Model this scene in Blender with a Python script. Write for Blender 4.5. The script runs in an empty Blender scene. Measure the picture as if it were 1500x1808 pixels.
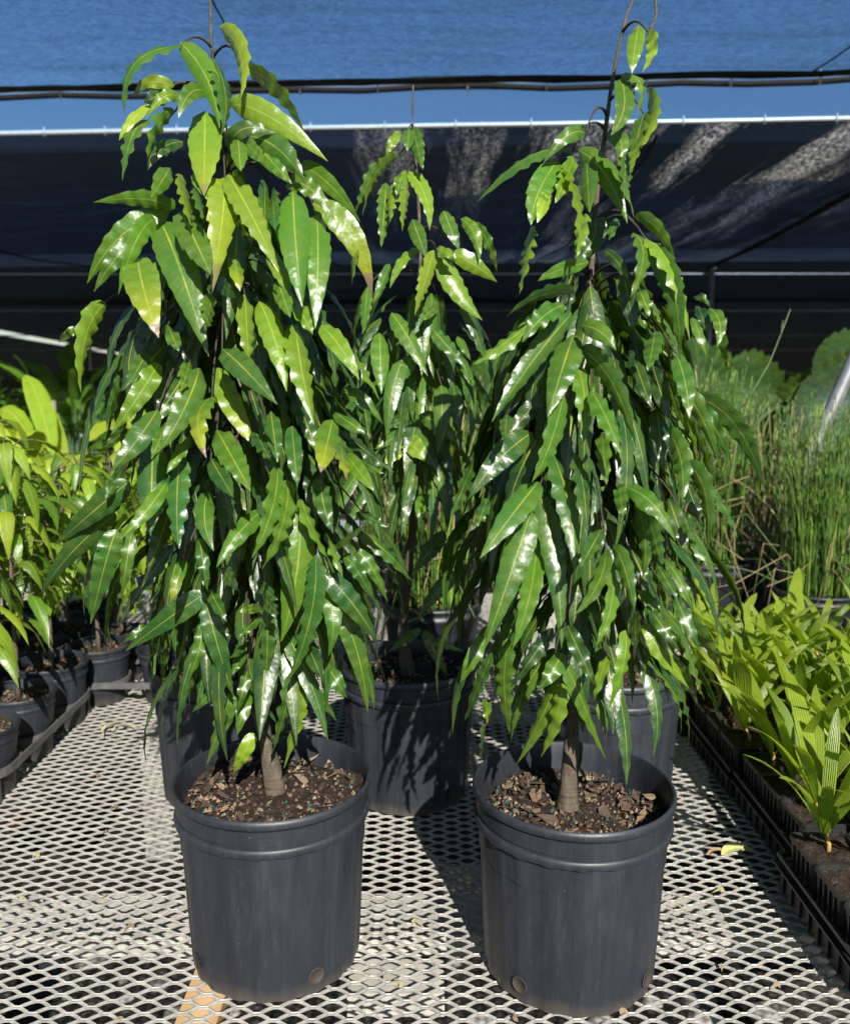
import bpy, math, random
import numpy as np
from mathutils import Vector, Matrix

S = bpy.context.scene
C = S.collection
R_ = math.radians

# ---------------------------------------------------------------- camera, sky, sun, exposure
CAM_H, PITCH, FPX = 0.84, R_(9.0), 1537.0      # metres above the bench top, downward tilt, focal length in photo pixels
cd = bpy.data.cameras.new('camera'); cam = bpy.data.objects.new('camera', cd); C.objects.link(cam)
cam.location = (0, 0, CAM_H); cam.rotation_euler = (R_(90) - PITCH, 0, 0)
cd.sensor_fit = 'HORIZONTAL'; cd.sensor_width = 36.0; cd.lens = 36.0 * FPX / 1500.0
cd.clip_start = 0.02; cd.clip_end = 2000
cd.dof.use_dof = True; cd.dof.focus_distance = 1.18; cd.dof.aperture_fstop = 7.0
S.camera = cam

SUN_EL, SUN_AZ = 34.0, 13.0                    # azimuth: behind the camera, this many degrees to its right
w = bpy.data.worlds.new('World'); S.world = w; w.use_nodes = True
nt = w.node_tree; nt.nodes.clear()
sky = nt.nodes.new('ShaderNodeTexSky'); sky.sky_type = 'NISHITA'; sky.sun_disc = False
sky.sun_elevation = R_(SUN_EL); sky.sun_rotation = R_(180 - SUN_AZ); sky.air_density = 1.0; sky.dust_density = 0.3; sky.ozone_density = 2.5
bg = nt.nodes.new('ShaderNodeBackground'); bg.inputs['Strength'].default_value = 0.05
wo = nt.nodes.new('ShaderNodeOutputWorld')
nt.links.new(sky.outputs[0], bg.inputs[0]); nt.links.new(bg.outputs[0], wo.inputs[0])
sd = bpy.data.lights.new('sun', 'SUN'); sun = bpy.data.objects.new('sun', sd); C.objects.link(sun)
sd.energy = 5.0; sd.angle = R_(0.5); sd.color = (1.0, 0.95, 0.86)
ce, se = math.cos(R_(SUN_EL)), math.sin(R_(SUN_EL))
sun_dir = Vector((-math.sin(R_(SUN_AZ)) * ce, math.cos(R_(SUN_AZ)) * ce, -se))
sun.rotation_euler = sun_dir.to_track_quat('-Z', 'Y').to_euler()
sun.location = (1, -4, 5)
S.view_settings.view_transform = 'Standard'; S.view_settings.look = 'None'
S.view_settings.exposure = 0.85; S.view_settings.gamma = 1.0
S.render.engine = 'CYCLES'
S.cycles.use_denoising = True
S.cycles.max_bounces = 7; S.cycles.diffuse_bounces = 2; S.cycles.glossy_bounces = 3
S.cycles.transmission_bounces = 4; S.cycles.transparent_max_bounces = 12
S.cycles.caustics_reflective = False; S.cycles.caustics_refractive = False

# ---------------------------------------------------------------- helpers
rnd = random.Random(7)
def U(a, b): return rnd.uniform(a, b)
cp, sp = math.cos(PITCH), math.sin(PITCH)
def ray(px, py):
    a = (px - 750) / FPX; b = -(py - 904) / FPX
    return Vector((a, cp + b * sp, -sp + b * cp))
def atY(px, py, Y):
    d = ray(px, py); return Vector((0, 0, CAM_H)) + d * (Y / d.y)
def atZ(px, py, z):
    d = ray(px, py); return Vector((0, 0, CAM_H)) + d * ((z - CAM_H) / d.z)

class MB:
    def __init__(self): self.v = []; self.f = []; self.uv = []; self.col = []; self.mi = []
    def add(self, vs, fs, uv=None, col=None, mi=0):
        o = len(self.v)
        self.v.extend([tuple(p) for p in vs])
        self.f.extend([tuple(i + o for i in f) for f in fs])
        self.mi.extend([mi] * len(fs))
        self.uv.extend(uv if uv else [(0, 0)] * len(vs))
        self.col.extend(col if isinstance(col, list) else [col or (1, 1, 1, 0)] * len(vs))
    def box(self, x0, x1, y0, y1, z0, z1, col=None):
        vs = [(x, y, z) for z in (z0, z1) for y in (y0, y1) for x in (x0, x1)]
        self.add(vs, [(0, 2, 3, 1), (4, 5, 7, 6), (0, 1, 5, 4), (2, 6, 7, 3), (0, 4, 6, 2), (1, 3, 7, 5)], col=col)
    def tube(self, pts, r0, r1=None, n=6, col=None, cap=True, rs=None):
        pts = [Vector(p) for p in pts]; k = len(pts); r1 = r0 if r1 is None else r1
        vs, uv = [], []
        t0 = (pts[1] - pts[0]).normalized()
        up = Vector((0, 0, 1)) if abs(t0.z) < .9 else Vector((1, 0, 0))
        a = t0.cross(up).normalized()
        for i, p in enumerate(pts):
            t = (pts[min(i + 1, k - 1)] - pts[max(i - 1, 0)])
            t = t.normalized() if t.length > 1e-9 else t0
            a = (a - t * a.dot(t)); a = a.normalized() if a.length > 1e-6 else t.orthogonal().normalized()
            b = t.cross(a)
            r = rs[i] if rs else r0 + (r1 - r0) * i / (k - 1)
            for j in range(n):
                th = 2 * math.pi * j / n
                vs.append(p + a * (r * math.cos(th)) + b * (r * math.sin(th))); uv.append((j / n, i / (k - 1)))
        fs = [(i * n + j, i * n + (j + 1) % n, (i + 1) * n + (j + 1) % n, (i + 1) * n + j) for i in range(k - 1) for j in range(n)]
        if cap: fs += [tuple(range(n - 1, -1, -1)), tuple((k - 1) * n + j for j in range(n))]
        self.add(vs, fs, uv, col)
    def build(self, name, mat, parent=None, smooth=True, sharp=None):
        me = bpy.data.meshes.new(name); me.from_pydata(self.v, [], self.f)
        if self.uv:
            l = me.uv_layers.new(name='UVMap')
            li = np.empty(len(me.loops), dtype=np.int32); me.loops.foreach_get('vertex_index', li)
            l.data.foreach_set('uv', np.array(self.uv, dtype=np.float32)[li].ravel())
            ca = me.color_attributes.new('Col', 'FLOAT_COLOR', 'POINT')
            ca.data.foreach_set('color', np.array(self.col, dtype=np.float32).ravel())
        for m in (mat if isinstance(mat, list) else [mat]): me.materials.append(m)
        if isinstance(mat, list): me.polygons.foreach_set('material_index', self.mi)
        me.polygons.foreach_set('use_smooth', [smooth] * len(me.polygons)); me.update()
        if sharp: me.set_sharp_from_angle(angle=R_(sharp))
        o = bpy.data.objects.new(name, me); C.objects.link(o)
        if parent: o.parent = parent
        return o

def thing(name, label, cat, loc=(0, 0, 0), rz=0.0, group=None):
    o = bpy.data.objects.new(name, None); C.objects.link(o); o.empty_display_size = .05
    o.location = loc; o.rotation_euler = (0, 0, rz); o['label'] = label; o['category'] = cat
    if group: o['group'] = group
    return o
def tag(o, label, cat, group=None, kind=None):
    if label: o['label'] = label
    if cat: o['category'] = cat
    if group: o['group'] = group
    if kind: o['kind'] = kind
    return o
def dup(root, loc, rz, label, group=None, sc=1.0):
    def cpy(o, par):
        c = o.copy(); C.objects.link(c)
        if par: c.parent = par
        for ch in kids.get(o.name, []): cpy(ch, c)
        return c
    kids = {}
    def walk(o):
        kids[o.name] = list(o.children)
        for c in o.children: walk(c)
    walk(root)
    r = cpy(root, None); r.location = loc; r.rotation_euler = (0, 0, rz); r.scale = (sc, sc, sc); r['label'] = label
    if group: r['group'] = group
    return r

# ---------------------------------------------------------------- materials
def newmat(name):
    m = bpy.data.materials.new(name); m.use_nodes = True
    t = m.node_tree; t.nodes.clear()
    out = t.nodes.new('ShaderNodeOutputMaterial')
    return m, t, out
def N(t, typ, **kw):
    n = t.nodes.new(typ)
    for k, v in kw.items():
        if k.startswith('i_'): n.inputs[k[2:].replace('_', ' ')].default_value = v
        else: setattr(n, k, v)
    return n
def ramp(t, fac, stops):
    r = t.nodes.new('ShaderNodeValToRGB'); e = r.color_ramp.elements
    while len(e) < len(stops): e.new(.5)
    for i, (p, c) in enumerate(stops):
        e[i].position = p; e[i].color = c if len(c) == 4 else (*c, 1)
    t.links.new(fac, r.inputs[0]); return r.outputs[0]
def mathn(t, op, a, b=None, clamp=False):
    n = t.nodes.new('ShaderNodeMath'); n.operation = op; n.use_clamp = clamp
    for i, x in enumerate((a, b)):
        if x is None: continue
        if hasattr(x, 'is_linked') or hasattr(x, 'links'): t.links.new(x, n.inputs[i])
        else: n.inputs[i].default_value = x
    return n.outputs[0]
def mixc(t, fac, a, b, mode='MIX'):
    n = t.nodes.new('ShaderNodeMix'); n.data_type = 'RGBA'; n.blend_type = mode
    for x, s in ((fac, n.inputs[0]), (a, n.inputs[6]), (b, n.inputs[7])):
        if hasattr(x, 'links'): t.links.new(x, s)
        else: s.default_value = x if not isinstance(x, tuple) else (x if len(x) == 4 else (*x, 1))
    return n.outputs[2]
def noise(t, scale, detail=3, rough=.6, co=None, mscale=None, dist=0.0):
    n = t.nodes.new('ShaderNodeTexNoise'); n.inputs['Scale'].default_value = scale; n.inputs['Detail'].default_value = detail
    n.inputs['Roughness'].default_value = rough; n.inputs['Distortion'].default_value = dist
    if co is None:
        tc = t.nodes.new('ShaderNodeTexCoord'); co = tc.outputs['Object']
    if mscale:
        mp = t.nodes.new('ShaderNodeMapping'); mp.inputs['Scale'].default_value = mscale
        t.links.new(co, mp.inputs[0]); co = mp.outputs[0]
    t.links.new(co, n.inputs[0]); return n.outputs[0]
def bump(t, h, strength=.3, dist=.01):
    b = t.nodes.new('ShaderNodeBump'); b.inputs['Strength'].default_value = strength; b.inputs['Distance'].default_value = dist
    t.links.new(h, b.inputs['Height']); return b.outputs[0]
def prin(t, out, col, rough=.5, spec=.5, metal=0.0, nrm=None):
    p = t.nodes.new('ShaderNodeBsdfPrincipled')
    for x, k in ((col, 'Base Color'), (rough, 'Roughness'), (spec, 'Specular IOR Level'), (metal, 'Metallic')):
        if hasattr(x, 'links'): t.links.new(x, p.inputs[k])
        else: p.inputs[k].default_value = x if not isinstance(x, tuple) else (*x, 1)
    if nrm: t.links.new(nrm, p.inputs['Normal'])
    if out: t.links.new(p.outputs[0], out.inputs[0])
    return p
def simple(name, c1, c2, scale=20, rough=.6, spec=.4, metal=0.0, bs=.2, bd=.003, ms=None):
    m, t, out = newmat(name); n = noise(t, scale, 4, .65, mscale=ms)
    prin(t, out, ramp(t, n, [(.3, c1), (.7, c2)]), rough, spec, metal, bump(t, n, bs, bd)); return m

def leaf_mat(name, rib=(.42, .44, .07), trans=.17, rough=.37, spec=.72, vein=24.0, pleat=0.0):
    m, t, out = newmat(name)
    at = N(t, 'ShaderNodeAttribute', attribute_name='Col'); uvn = N(t, 'ShaderNodeTexCoord')
    sx = N(t, 'ShaderNodeSeparateXYZ'); t.links.new(uvn.outputs['UV'], sx.inputs[0])
    u, v = sx.outputs[0], sx.outputs[1]
    au = mathn(t, 'ABSOLUTE', mathn(t, 'SUBTRACT', u, .5))
    n1 = noise(t, 26, 3); n2 = noise(t, 140, 3)
    col = mixc(t, mathn(t, 'MULTIPLY', ramp(t, n1, [(.42, (0, 0, 0)), (.75, (1, 1, 1))]), .45), at.outputs['Color'], (.13, .2, .015))
    col = mixc(t, mathn(t, 'MULTIPLY', n2, .35), col, (.02, .05, .01))
    # side veins curve forward from the midrib
    ph = mathn(t, 'SUBTRACT', mathn(t, 'MULTIPLY', v, vein * 6.283), mathn(t, 'MULTIPLY', au, 16.0))
    sv = mathn(t, 'SINE', ph)
    if pleat: sv = mathn(t, 'SINE', mathn(t, 'MULTIPLY', u, pleat * 6.283))
    lines = ramp(t, sv, [(.86, (0, 0, 0)), (1.0, (1, 1, 1))])
    if pleat: lines = ramp(t, sv, [(-.2 + .3, (0, 0, 0)), (.9, (1, 1, 1))])
    col = mixc(t, mathn(t, 'MULTIPLY', lines, .10 if not pleat else .55), col, mixc(t, .5, col, rib))
    if not pleat:
        ribf = ramp(t, au, [(.012, (1, 1, 1)), (.034, (0, 0, 0))])
        col = mixc(t, mathn(t, 'MULTIPLY', ribf, mathn(t, 'MULTIPLY', n1, .95)), col, rib)
    if not pleat:
        spot = mathn(t, 'MULTIPLY', ramp(t, noise(t, 210, 3, .6), [(.66, (0, 0, 0)), (.72, (1, 1, 1))]), ramp(t, noise(t, 14, 2), [(.5, (0, 0, 0)), (.62, (1, 1, 1))]))
        col = mixc(t, mathn(t, 'MULTIPLY', spot, .7), col, (.25, .22, .06))
    # dry tip where the leaf is flagged
    tipf = ramp(t, mathn(t, 'ADD', v, mathn(t, 'MULTIPLY', mathn(t, 'SUBTRACT', n1, .5), .25)), [(.86, (0, 0, 0)), (.89, (1, 1, 1))])
    yelf = ramp(t, v, [(.35, (0, 0, 0)), (.8, (1, 1, 1))])
    col = mixc(t, mathn(t, 'MULTIPLY', mathn(t, 'MULTIPLY', yelf, .6), at.outputs['Alpha']), col, (.3, .3, .015))
    col = mixc(t, mathn(t, 'MULTIPLY', tipf, at.outputs['Alpha']), col, (.19, .135, .085))
    h = mathn(t, 'ADD', mathn(t, 'MULTIPLY', sv, .025 if not pleat else 1.0), mathn(t, 'MULTIPLY', noise(t, 55, 2), 1.9))
    nb = bump(t, h, .5, .0018 if not pleat else .003)
    p = prin(t, None, col, mathn(t, 'ADD', mathn(t, 'MULTIPLY', n1, .14), rough - .07), spec, 0, nb)
    tr = N(t, 'ShaderNodeBsdfTranslucent'); t.links.new(mixc(t, 1.0, mixc(t, .35, col, (.3, .5, .02)), (2.3, 2.1, 1.0), 'MULTIPLY'), tr.inputs[0])
    mx = N(t, 'ShaderNodeMixShader'); mx.inputs[0].default_value = trans
    t.links.new(p.outputs[0], mx.inputs[1]); t.links.new(tr.outputs[0], mx.inputs[2]); t.links.new(mx.outputs[0], out.inputs[0])
    return m

M = {}
M['leaf'] = leaf_mat('glossy_leaf')
M['young'] = leaf_mat('young_leaf', rib=(.5, .5, .08), trans=.34, rough=.40)
M['palm'] = leaf_mat('pleated_palm_leaf', rib=(.5, .58, .12), trans=.4, rough=.38, spec=.45, pleat=7)
M['fan'] = leaf_mat('fan_palm_leaf', rib=(.2, .28, .03), trans=.25, rough=.45, spec=.35, pleat=22)
M['broad'] = leaf_mat('broad_leaf', rib=(.5, .55, .1), trans=.4, rough=.4, vein=30)

def pot_mat():
    m, t, out = newmat('weathered_black_plastic')
    tc = N(t, 'ShaderNodeTexCoord'); geo = N(t, 'ShaderNodeNewGeometry')
    n = noise(t, 9, 5, .7, mscale=(1, 1, .35)); f = noise(t, 90, 4, .75, mscale=(1, 1, .12)); sc = noise(t, 300, 2, .5)
    c = ramp(t, n, [(.3, (.011, .013, .018)), (.72, (.026, .030, .039))])
    c = mixc(t, mathn(t, 'MULTIPLY', ramp(t, f, [(.5, (0, 0, 0)), (.8, (1, 1, 1))]), .22), c, (.085, .086, .092))
    c = mixc(t, mathn(t, 'MULTIPLY', ramp(t, sc, [(.71, (0, 0, 0)), (.76, (1, 1, 1))]), .45), c, (.18, .175, .17))
    sx = N(t, 'ShaderNodeSeparateXYZ'); t.links.new(tc.outputs['Object'], sx.inputs[0])
    dz = mathn(t, 'ADD', sx.outputs[2], mathn(t, 'MULTIPLY', n, .05))
    dirt = ramp(t, dz, [(.022, (1, 1, 1)), (.050, (0, 0, 0))])
    c = mixc(t, mathn(t, 'MULTIPLY', dirt, .45), c, (.13, .10, .075))
    sm = noise(t, 5, 4, .6, mscale=(2.2, 2.2, .5), dist=.6)
    c = mixc(t, mathn(t, 'MULTIPLY', ramp(t, sm, [(.62, (0, 0, 0)), (.72, (1, 1, 1))]), .26), c, (.10, .093, .082))
    prin(t, out, c, mathn(t, 'ADD', mathn(t, 'MULTIPLY', f, .25), .34), .5, 0, bump(t, f, .12, .002)); return m
M['pot'] = pot_mat()
def soil_mat():
    m, t, out = newmat('bark_soil'); n = noise(t, 90, 5, .75); k = noise(t, 300, 3)
    c = ramp(t, n, [(.3, (.012, .008, .006)), (.55, (.045, .03, .022)), (.75, (.14, .095, .065))])
    c = mixc(t, mathn(t, 'MULTIPLY', ramp(t, k, [(.68, (0, 0, 0)), (.74, (1, 1, 1))]), .7), c, (.2, .17, .1))
    prin(t, out, c, .9, .2, 0, bump(t, n, .9, .012)); return m
M['soil'] = soil_mat()
def attr_mat(name, rough=.7, spec=.3, ns=80, amt=.5, bs=.3):
    m, t, out = newmat(name); at = N(t, 'ShaderNodeAttribute', attribute_name='Col'); n = noise(t, ns, 4, .7)
    c = mixc(t, mathn(t, 'MULTIPLY', n, amt), at.outputs['Color'], mixc(t, .75, at.outputs['Color'], (.01, .008, .005)))
    prin(t, out, c, rough, spec, 0, bump(t, n, bs, .002)); return m
M['litter'] = attr_mat('dry_leaf_litter', .75, .3)
def bark_mat():
    m, t, out = newmat('young_bark'); a = noise(t, 60, 4, .7, mscale=(1, 1, .35)); r = noise(t, 22, 3, .6, mscale=(.25, .25, 3.2)); l = noise(t, 24, 4, .7)
    c = ramp(t, a, [(.3, (.040, .030, .022)), (.7, (.125, .10, .072))])
    c = mixc(t, mathn(t, 'MULTIPLY', ramp(t, r, [(.58, (0, 0, 0)), (.66, (1, 1, 1))]), .6), c, (.03, .022, .016))
    c = mixc(t, mathn(t, 'MULTIPLY', ramp(t, l, [(.55, (0, 0, 0)), (.68, (1, 1, 1))]), .6), c, (.17, .17, .10))
    prin(t, out, c, .82, .25, 0, bump(t, mathn(t, 'ADD', a, mathn(t, 'MULTIPLY', r, 1.6)), .7, .003)); return m
M['bark'] = bark_mat()
M['twig'] = attr_mat('twig_bark', .7, .3, 200)
M['reed'] = attr_mat('reed_stem', .5, .4, 150, .4, .1)
def steel_mat():
    m, t, out = newmat('galvanised_expanded_steel'); n = noise(t, 26, 5, .7); r = noise(t, 5.5, 5, .75); g = noise(t, 300, 3, .7)
    c = ramp(t, n, [(.3, (.22, .212, .197)), (.7, (.40, .382, .345))])
    c = mixc(t, mathn(t, 'MULTIPLY', ramp(t, r, [(.62, (0, 0, 0)), (.72, (1, 1, 1))]), .55), c, (.36, .2, .10))
    c = mixc(t, mathn(t, 'MULTIPLY', ramp(t, g, [(.6, (0, 0, 0)), (.8, (1, 1, 1))]), .3), c, (.16, .15, .14))
    prin(t, out, c, .55, .5, .15, bump(t, g, .25, .001)); return m
M['steel'] = steel_mat()
M['pipe'] = simple('galvanised_pipe', (.3, .31, .32), (.45, .46, .47), 30, .35, .5, .7, .1)
M['wood'] = simple('weathered_wood', (.36, .22, .1), (.55, .38, .2), 14, .8, .2, ms=(1, .15, 1))
M['greywood'] = simple('grey_weathered_wood', (.2, .19, .17), (.34, .32, .29), 16, .85, .2, ms=(1, .2, 1))
M['concrete'] = simple('pale_concrete', (.30, .285, .25), (.46, .435, .38), 12, .9, .2)
M['blackplastic'] = simple('black_tray_plastic', (.010, .010, .011), (.026, .027, .029), 25, .42, .5, bs=.1)
M['greyplastic'] = simple('grey_tray_plastic', (.06, .06, .062), (.11, .11, .112), 25, .5, .5, bs=.1)
M['wire'] = simple('galvanised_wire', (.5, .5, .5), (.7, .7, .7), 60, .4, .5, .2, .1)
M['darkcable'] = simple('black_cord', (.004, .004, .005), (.012, .012, .013), 40, .8, .2)
M['bamboo'] = simple('bamboo_cane', (.3, .22, .12), (.45, .34, .2), 30, .6, .4)
# ---------------------------------------------------------------- ground
def build_ground():
    m, t, out = newmat('gravelly_ground')
    tc = N(t, 'ShaderNodeTexCoord'); sx = N(t, 'ShaderNodeSeparateXYZ'); t.links.new(tc.outputs['Object'], sx.inputs[0])
    n = noise(t, 1.3, 5, .7); g = noise(t, 34, 5, .75)
    gravel = ramp(t, g, [(.35, (.008, .008, .008)), (.55, (.04, .039, .035)), (.72, (.16, .15, .13))])  # gravel, darkened so the shade under the bench is in its colour
    sand = ramp(t, g, [(.3, (.46, .41, .33)), (.7, (.62, .57, .48))])
    y = mathn(t, 'ADD', sx.outputs[1], mathn(t, 'MULTIPLY', n, .8))
    c = mixc(t, ramp(t, mathn(t, 'DIVIDE', y, 10.0), [(.44, (0, 0, 0)), (.47, (1, 1, 1))]), gravel, sand)
    grass = ramp(t, g, [(.3, (.10, .17, .04)), (.7, (.22, .30, .08))])
    c = mixc(t, ramp(t, mathn(t, 'DIVIDE', y, 100.0), [(.44, (0, 0, 0)), (.47, (1, 1, 1))]), c, grass)
    prin(t, out, c, .95, .1, 0, bump(t, g, .8, .02))
    b = MB(); b.add([(-600, -30, -.72), (600, -30, -.72), (600, 1200, -.72), (-600, 1200, -.72)], [(0, 1, 2, 3)])
    o = b.build('ground', m, None, False); o['kind'] = 'structure'
build_ground()

# ---------------------------------------------------------------- expanded metal bench
def build_bench():
    root = thing('nursery_bench', 'pale expanded metal mesh bench top under the potted trees', 'bench', (0, 0, 0))
    LX, SY = .0500, .0238
    hy = SY / 2; W = .0043; TH = .0018
    y0, y1 = .72, 3.3
    V, F = [], []
    off = 0
    nr = int((y1 - y0) / hy)
    for j in range(nr):
        y = y0 + j * hy
        hw = .62 * y + .5
        k0, k1 = int(-hw / LX) - 1, int(hw / LX) + 1
        sh = 0 if j % 2 == 0 else LX / 2
        path = []
        for k in range(k0, k1 + 1):
            xb = k * LX + sh
            # bond at the low side, rise, bond at the high side, fall
            for dx, q, tl in ((-.075, 0, -.95), (.075, 0, -.95), (.17, .22, .35), (.33, .78, .6), (.44, 1, -.2), (.56, 1, -.2), (.67, .78, .6), (.83, .22, .35)):
                path.append((xb + dx * LX, y + .0012 + q * (hy - .0024), tl))
        P = np.array(path); n = len(P)
        jit = np.sin(P[:, 0] * 37 + j * 1.7) * .00035
        t = np.gradient(P[:, :2], axis=0); t /= np.linalg.norm(t, axis=1)[:, None]
        nx, ny = -t[:, 1], t[:, 0]
        tilt = P[:, 2] * .75
        cw, sw = np.cos(tilt) * W / 2, np.sin(tilt) * W / 2
        base = np.stack([P[:, 0], P[:, 1] + jit, np.full(n, -.0022)], 1)
        side = np.stack([nx * cw, ny * cw, sw], 1)
        nz = np.stack([-nx * np.sin(tilt), -ny * np.sin(tilt), np.cos(tilt)], 1) * TH / 2
        ring = np.stack([base - side + nz, base + side + nz, base + side - nz, base - side - nz], 1).reshape(-1, 3)
        i = np.arange(n - 1)[:, None] * 4 + off
        for a in range(4):
            b_ = (a + 1) % 4
            F.append(np.concatenate([i + a, i + 4 + a, i + 4 + b_, i + b_], 1))
        V.append(ring); off += n * 4
    V = np.concatenate(V).astype(np.float32); F = np.concatenate(F).astype(np.int32)
    me = bpy.data.meshes.new('mesh_top')
    me.vertices.add(len(V)); me.vertices.foreach_set('co', V.ravel())
    me.loops.add(F.size); me.loops.foreach_set('vertex_index', F.ravel())
    me.polygons.add(len(F)); me.polygons.foreach_set('loop_start', np.arange(0, F.size, 4, dtype=np.int32))
    me.polygons.foreach_set('use_smooth', [False] * len(F)); me.update(calc_edges=True); me.validate()
    me.materials.append(M['steel'])
    o = bpy.data.objects.new('mesh_top', me); C.objects.link(o); o.parent = root
    b = MB(); b.box(-2.4, 2.4, 1.345, 1.465, -.14, -.10); b.build('cross_beam', M['concrete'], root, False)
    b = MB(); b.box(-.33, -.275, .72, 1.22, -.05, -.006); b.build('wood_runner', M['wood'], root, False)
    b = MB(); b.box(-.12, .03, 1.205, 1.285, -.14, -.10); b.build('beam_block', M['concrete'], root, False)
    b = MB(); b.box(-2.4, 2.4, 2.62, 2.70, -.09, -.006); b.build('cross_beam', M['greywood'], root, False)
    for x in (-1.6, -.86, .86, 1.7):
        for y in (1.405, 2.66):
            b = MB(); b.box(x - .045, x + .045, y - .045, y + .045, -.72, -.142 if y < 2 else -.092); b.build('leg', M['greywood'], root, False)
    return root
build_bench()
# loose cobbles and a plank on the ground under the bench
def build_under():
    b = MB()
    for i in range(170):
        x, y = U(-1.1, .9), U(1.25, 2.3)
        if rnd.random() < .4 and x > -.3: continue
        r = U(.012, .04); n = 8; vs = []; fs = []
        for a in range(4):
            th = math.pi * (a + .5) / 8
            for k in range(n):
                ph = 2 * math.pi * k / n; q = r * U(.85, 1.1)
                vs.append((x + q * math.cos(ph) * math.cos(th) * 1.2, y + q * math.sin(ph) * math.cos(th), -.725 + q * .7 * math.sin(th)))
        fs = [(a * n + k, a * n + (k + 1) % n, (a + 1) * n + (k + 1) % n, (a + 1) * n + k) for a in range(3) for k in range(n)] + [tuple(3 * n + k for k in range(n))]
        g = U(.12, .5); b.add(vs, fs, col=(g, g * .96, g * .86, 0))
    o = b.build('gravel', M['litter']); tag(o, None, None, None, 'stuff')
build_under()

# ---------------------------------------------------------------- shade cloth house
def cloth_mat(name, tint, op0, op1, sun_streak=None, dens=60, ms=(1, 1, 1), gloss=.25, fold_shading=0.0):
    m, t, out = newmat(name)
    n = noise(t, dens, 3, .6, mscale=ms, dist=1.2); big = noise(t, .8, 4, .6)
    f = ramp(t, mathn(t, 'ADD', mathn(t, 'MULTIPLY', n, .75), mathn(t, 'MULTIPLY', big, .25)), [(.40, (op0,) * 3), (.62, (op1,) * 3)])
    if fold_shading:  # light and shade of each fold drawn as bands of changed opacity
        tc0 = N(t, 'ShaderNodeTexCoord'); acc = None
        for ang, sc_ in ((.6, .9), (-.75, .7), (.1, 1.4)):
            mp = N(t, 'ShaderNodeMapping'); mp.inputs['Rotation'].default_value = (0, 0, ang); mp.inputs['Scale'].default_value = (.25 * sc_, 3.2 * sc_, 1)
            t.links.new(tc0.outputs['Object'], mp.inputs[0]); q = noise(t, 1.6, 4, .6, co=mp.outputs[0]); q = ramp(t, q, [(.52, (0, 0, 0)), (.72, (1, 1, 1))])
            acc = q if acc is None else mathn(t, 'ADD', acc, q)
        f = mathn(t, 'ADD', f, mathn(t, 'MULTIPLY', acc, fold_shading), True)
    d = N(t, 'ShaderNodeBsdfPrincipled'); d.inputs['Base Color'].default_value = (.012, .014, .018, 1); d.inputs['Roughness'].default_value = .5
    d.inputs['Specular IOR Level'].default_value = gloss
    tr = N(t, 'ShaderNodeBsdfTransparent'); tr.inputs[0].default_value = (*tint, 1)  # blue tint puts the sky's colour into the cloth itself
    sh = d.outputs[0]
    if sun_streak:
        # sunlit streaks painted in as pale translucent patches of noise
        tc = N(t, 'ShaderNodeTexCoord'); s1 = noise(t, 1.0, 4, .7, mscale=sun_streak); s2 = noise(t, 45, 3, .8, mscale=(1.5, .5, 1))
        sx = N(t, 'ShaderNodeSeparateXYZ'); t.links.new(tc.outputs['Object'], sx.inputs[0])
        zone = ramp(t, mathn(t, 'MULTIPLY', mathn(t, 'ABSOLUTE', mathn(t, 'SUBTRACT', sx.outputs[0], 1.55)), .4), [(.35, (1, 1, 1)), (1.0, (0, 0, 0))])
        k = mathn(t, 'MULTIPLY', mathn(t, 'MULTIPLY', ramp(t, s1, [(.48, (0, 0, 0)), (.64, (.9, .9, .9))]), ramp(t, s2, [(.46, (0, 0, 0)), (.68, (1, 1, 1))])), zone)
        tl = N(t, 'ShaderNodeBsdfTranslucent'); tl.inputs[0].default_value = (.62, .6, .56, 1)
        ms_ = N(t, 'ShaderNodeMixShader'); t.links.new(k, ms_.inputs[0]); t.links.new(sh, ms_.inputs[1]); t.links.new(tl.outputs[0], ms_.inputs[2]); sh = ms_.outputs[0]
    mx = N(t, 'ShaderNodeMixShader'); t.links.new(f, mx.inputs[0]); t.links.new(tr.outputs[0], mx.inputs[1]); t.links.new(sh, mx.inputs[2])
    t.links.new(mx.outputs[0], out.inputs[0]); return m
def sheet(name, x0, x1, ya, yb, z, sag, nx, ny, mat, label, wr=.012, skew=0.0, parent=None, zb=None):
    b = MB(); vs = []; fs = []
    for j in range(ny + 1):
        for i in range(nx + 1):
            u, v = i / nx, j / ny
            x = x0 + (x1 - x0) * u
            y = ya + (yb - ya) * v - skew * x
            zz = z + ((zb if zb is not None else z) - z) * v - sag * math.sin(math.pi * v) * (1 + .4 * math.sin(x * 1.3 + 1))
            zz += wr * math.sin(x * 5.1 + y * 2.2) * math.sin(y * 3.7 - x) * math.sin(math.pi * v)
            vs.append((x, y, zz))
    fs = [(j * (nx + 1) + i, j * (nx + 1) + i + 1, (j + 1) * (nx + 1) + i + 1, (j + 1) * (nx + 1) + i) for j in range(ny) for i in range(nx)]
    b.add(vs, fs)
    o = b.build(name, mat, parent); 
    if label: tag(o, label, 'shade cloth')
    return o
RZ = 2.2                                        # roof height above the bench top
SK = .061                                       # the roof wires run slightly askew to the bench
M['clothA'] = cloth_mat('blue_lit_shade_cloth', (.55, .77, 1.0), .0, .36, None, 46, (.62, .62, 1), fold_shading=.17)
M['clothB'] = cloth_mat('single_shade_cloth', (.56, .78, 1.0), .12, .19, None, 70, (1, .2, 1), fold_shading=.03)
M['clothC'] = cloth_mat('dense_black_shade_cloth', (.55, .68, 1.0), .95, .98, (2.6, .2, 1), 60, (1, .35, 1), .3, fold_shading=-.03)
M['clothE'] = cloth_mat('upper_black_shade_cloth', (.6, .75, 1.0), .55, .75, None, 20, (1, .3, 1), .3)
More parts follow.
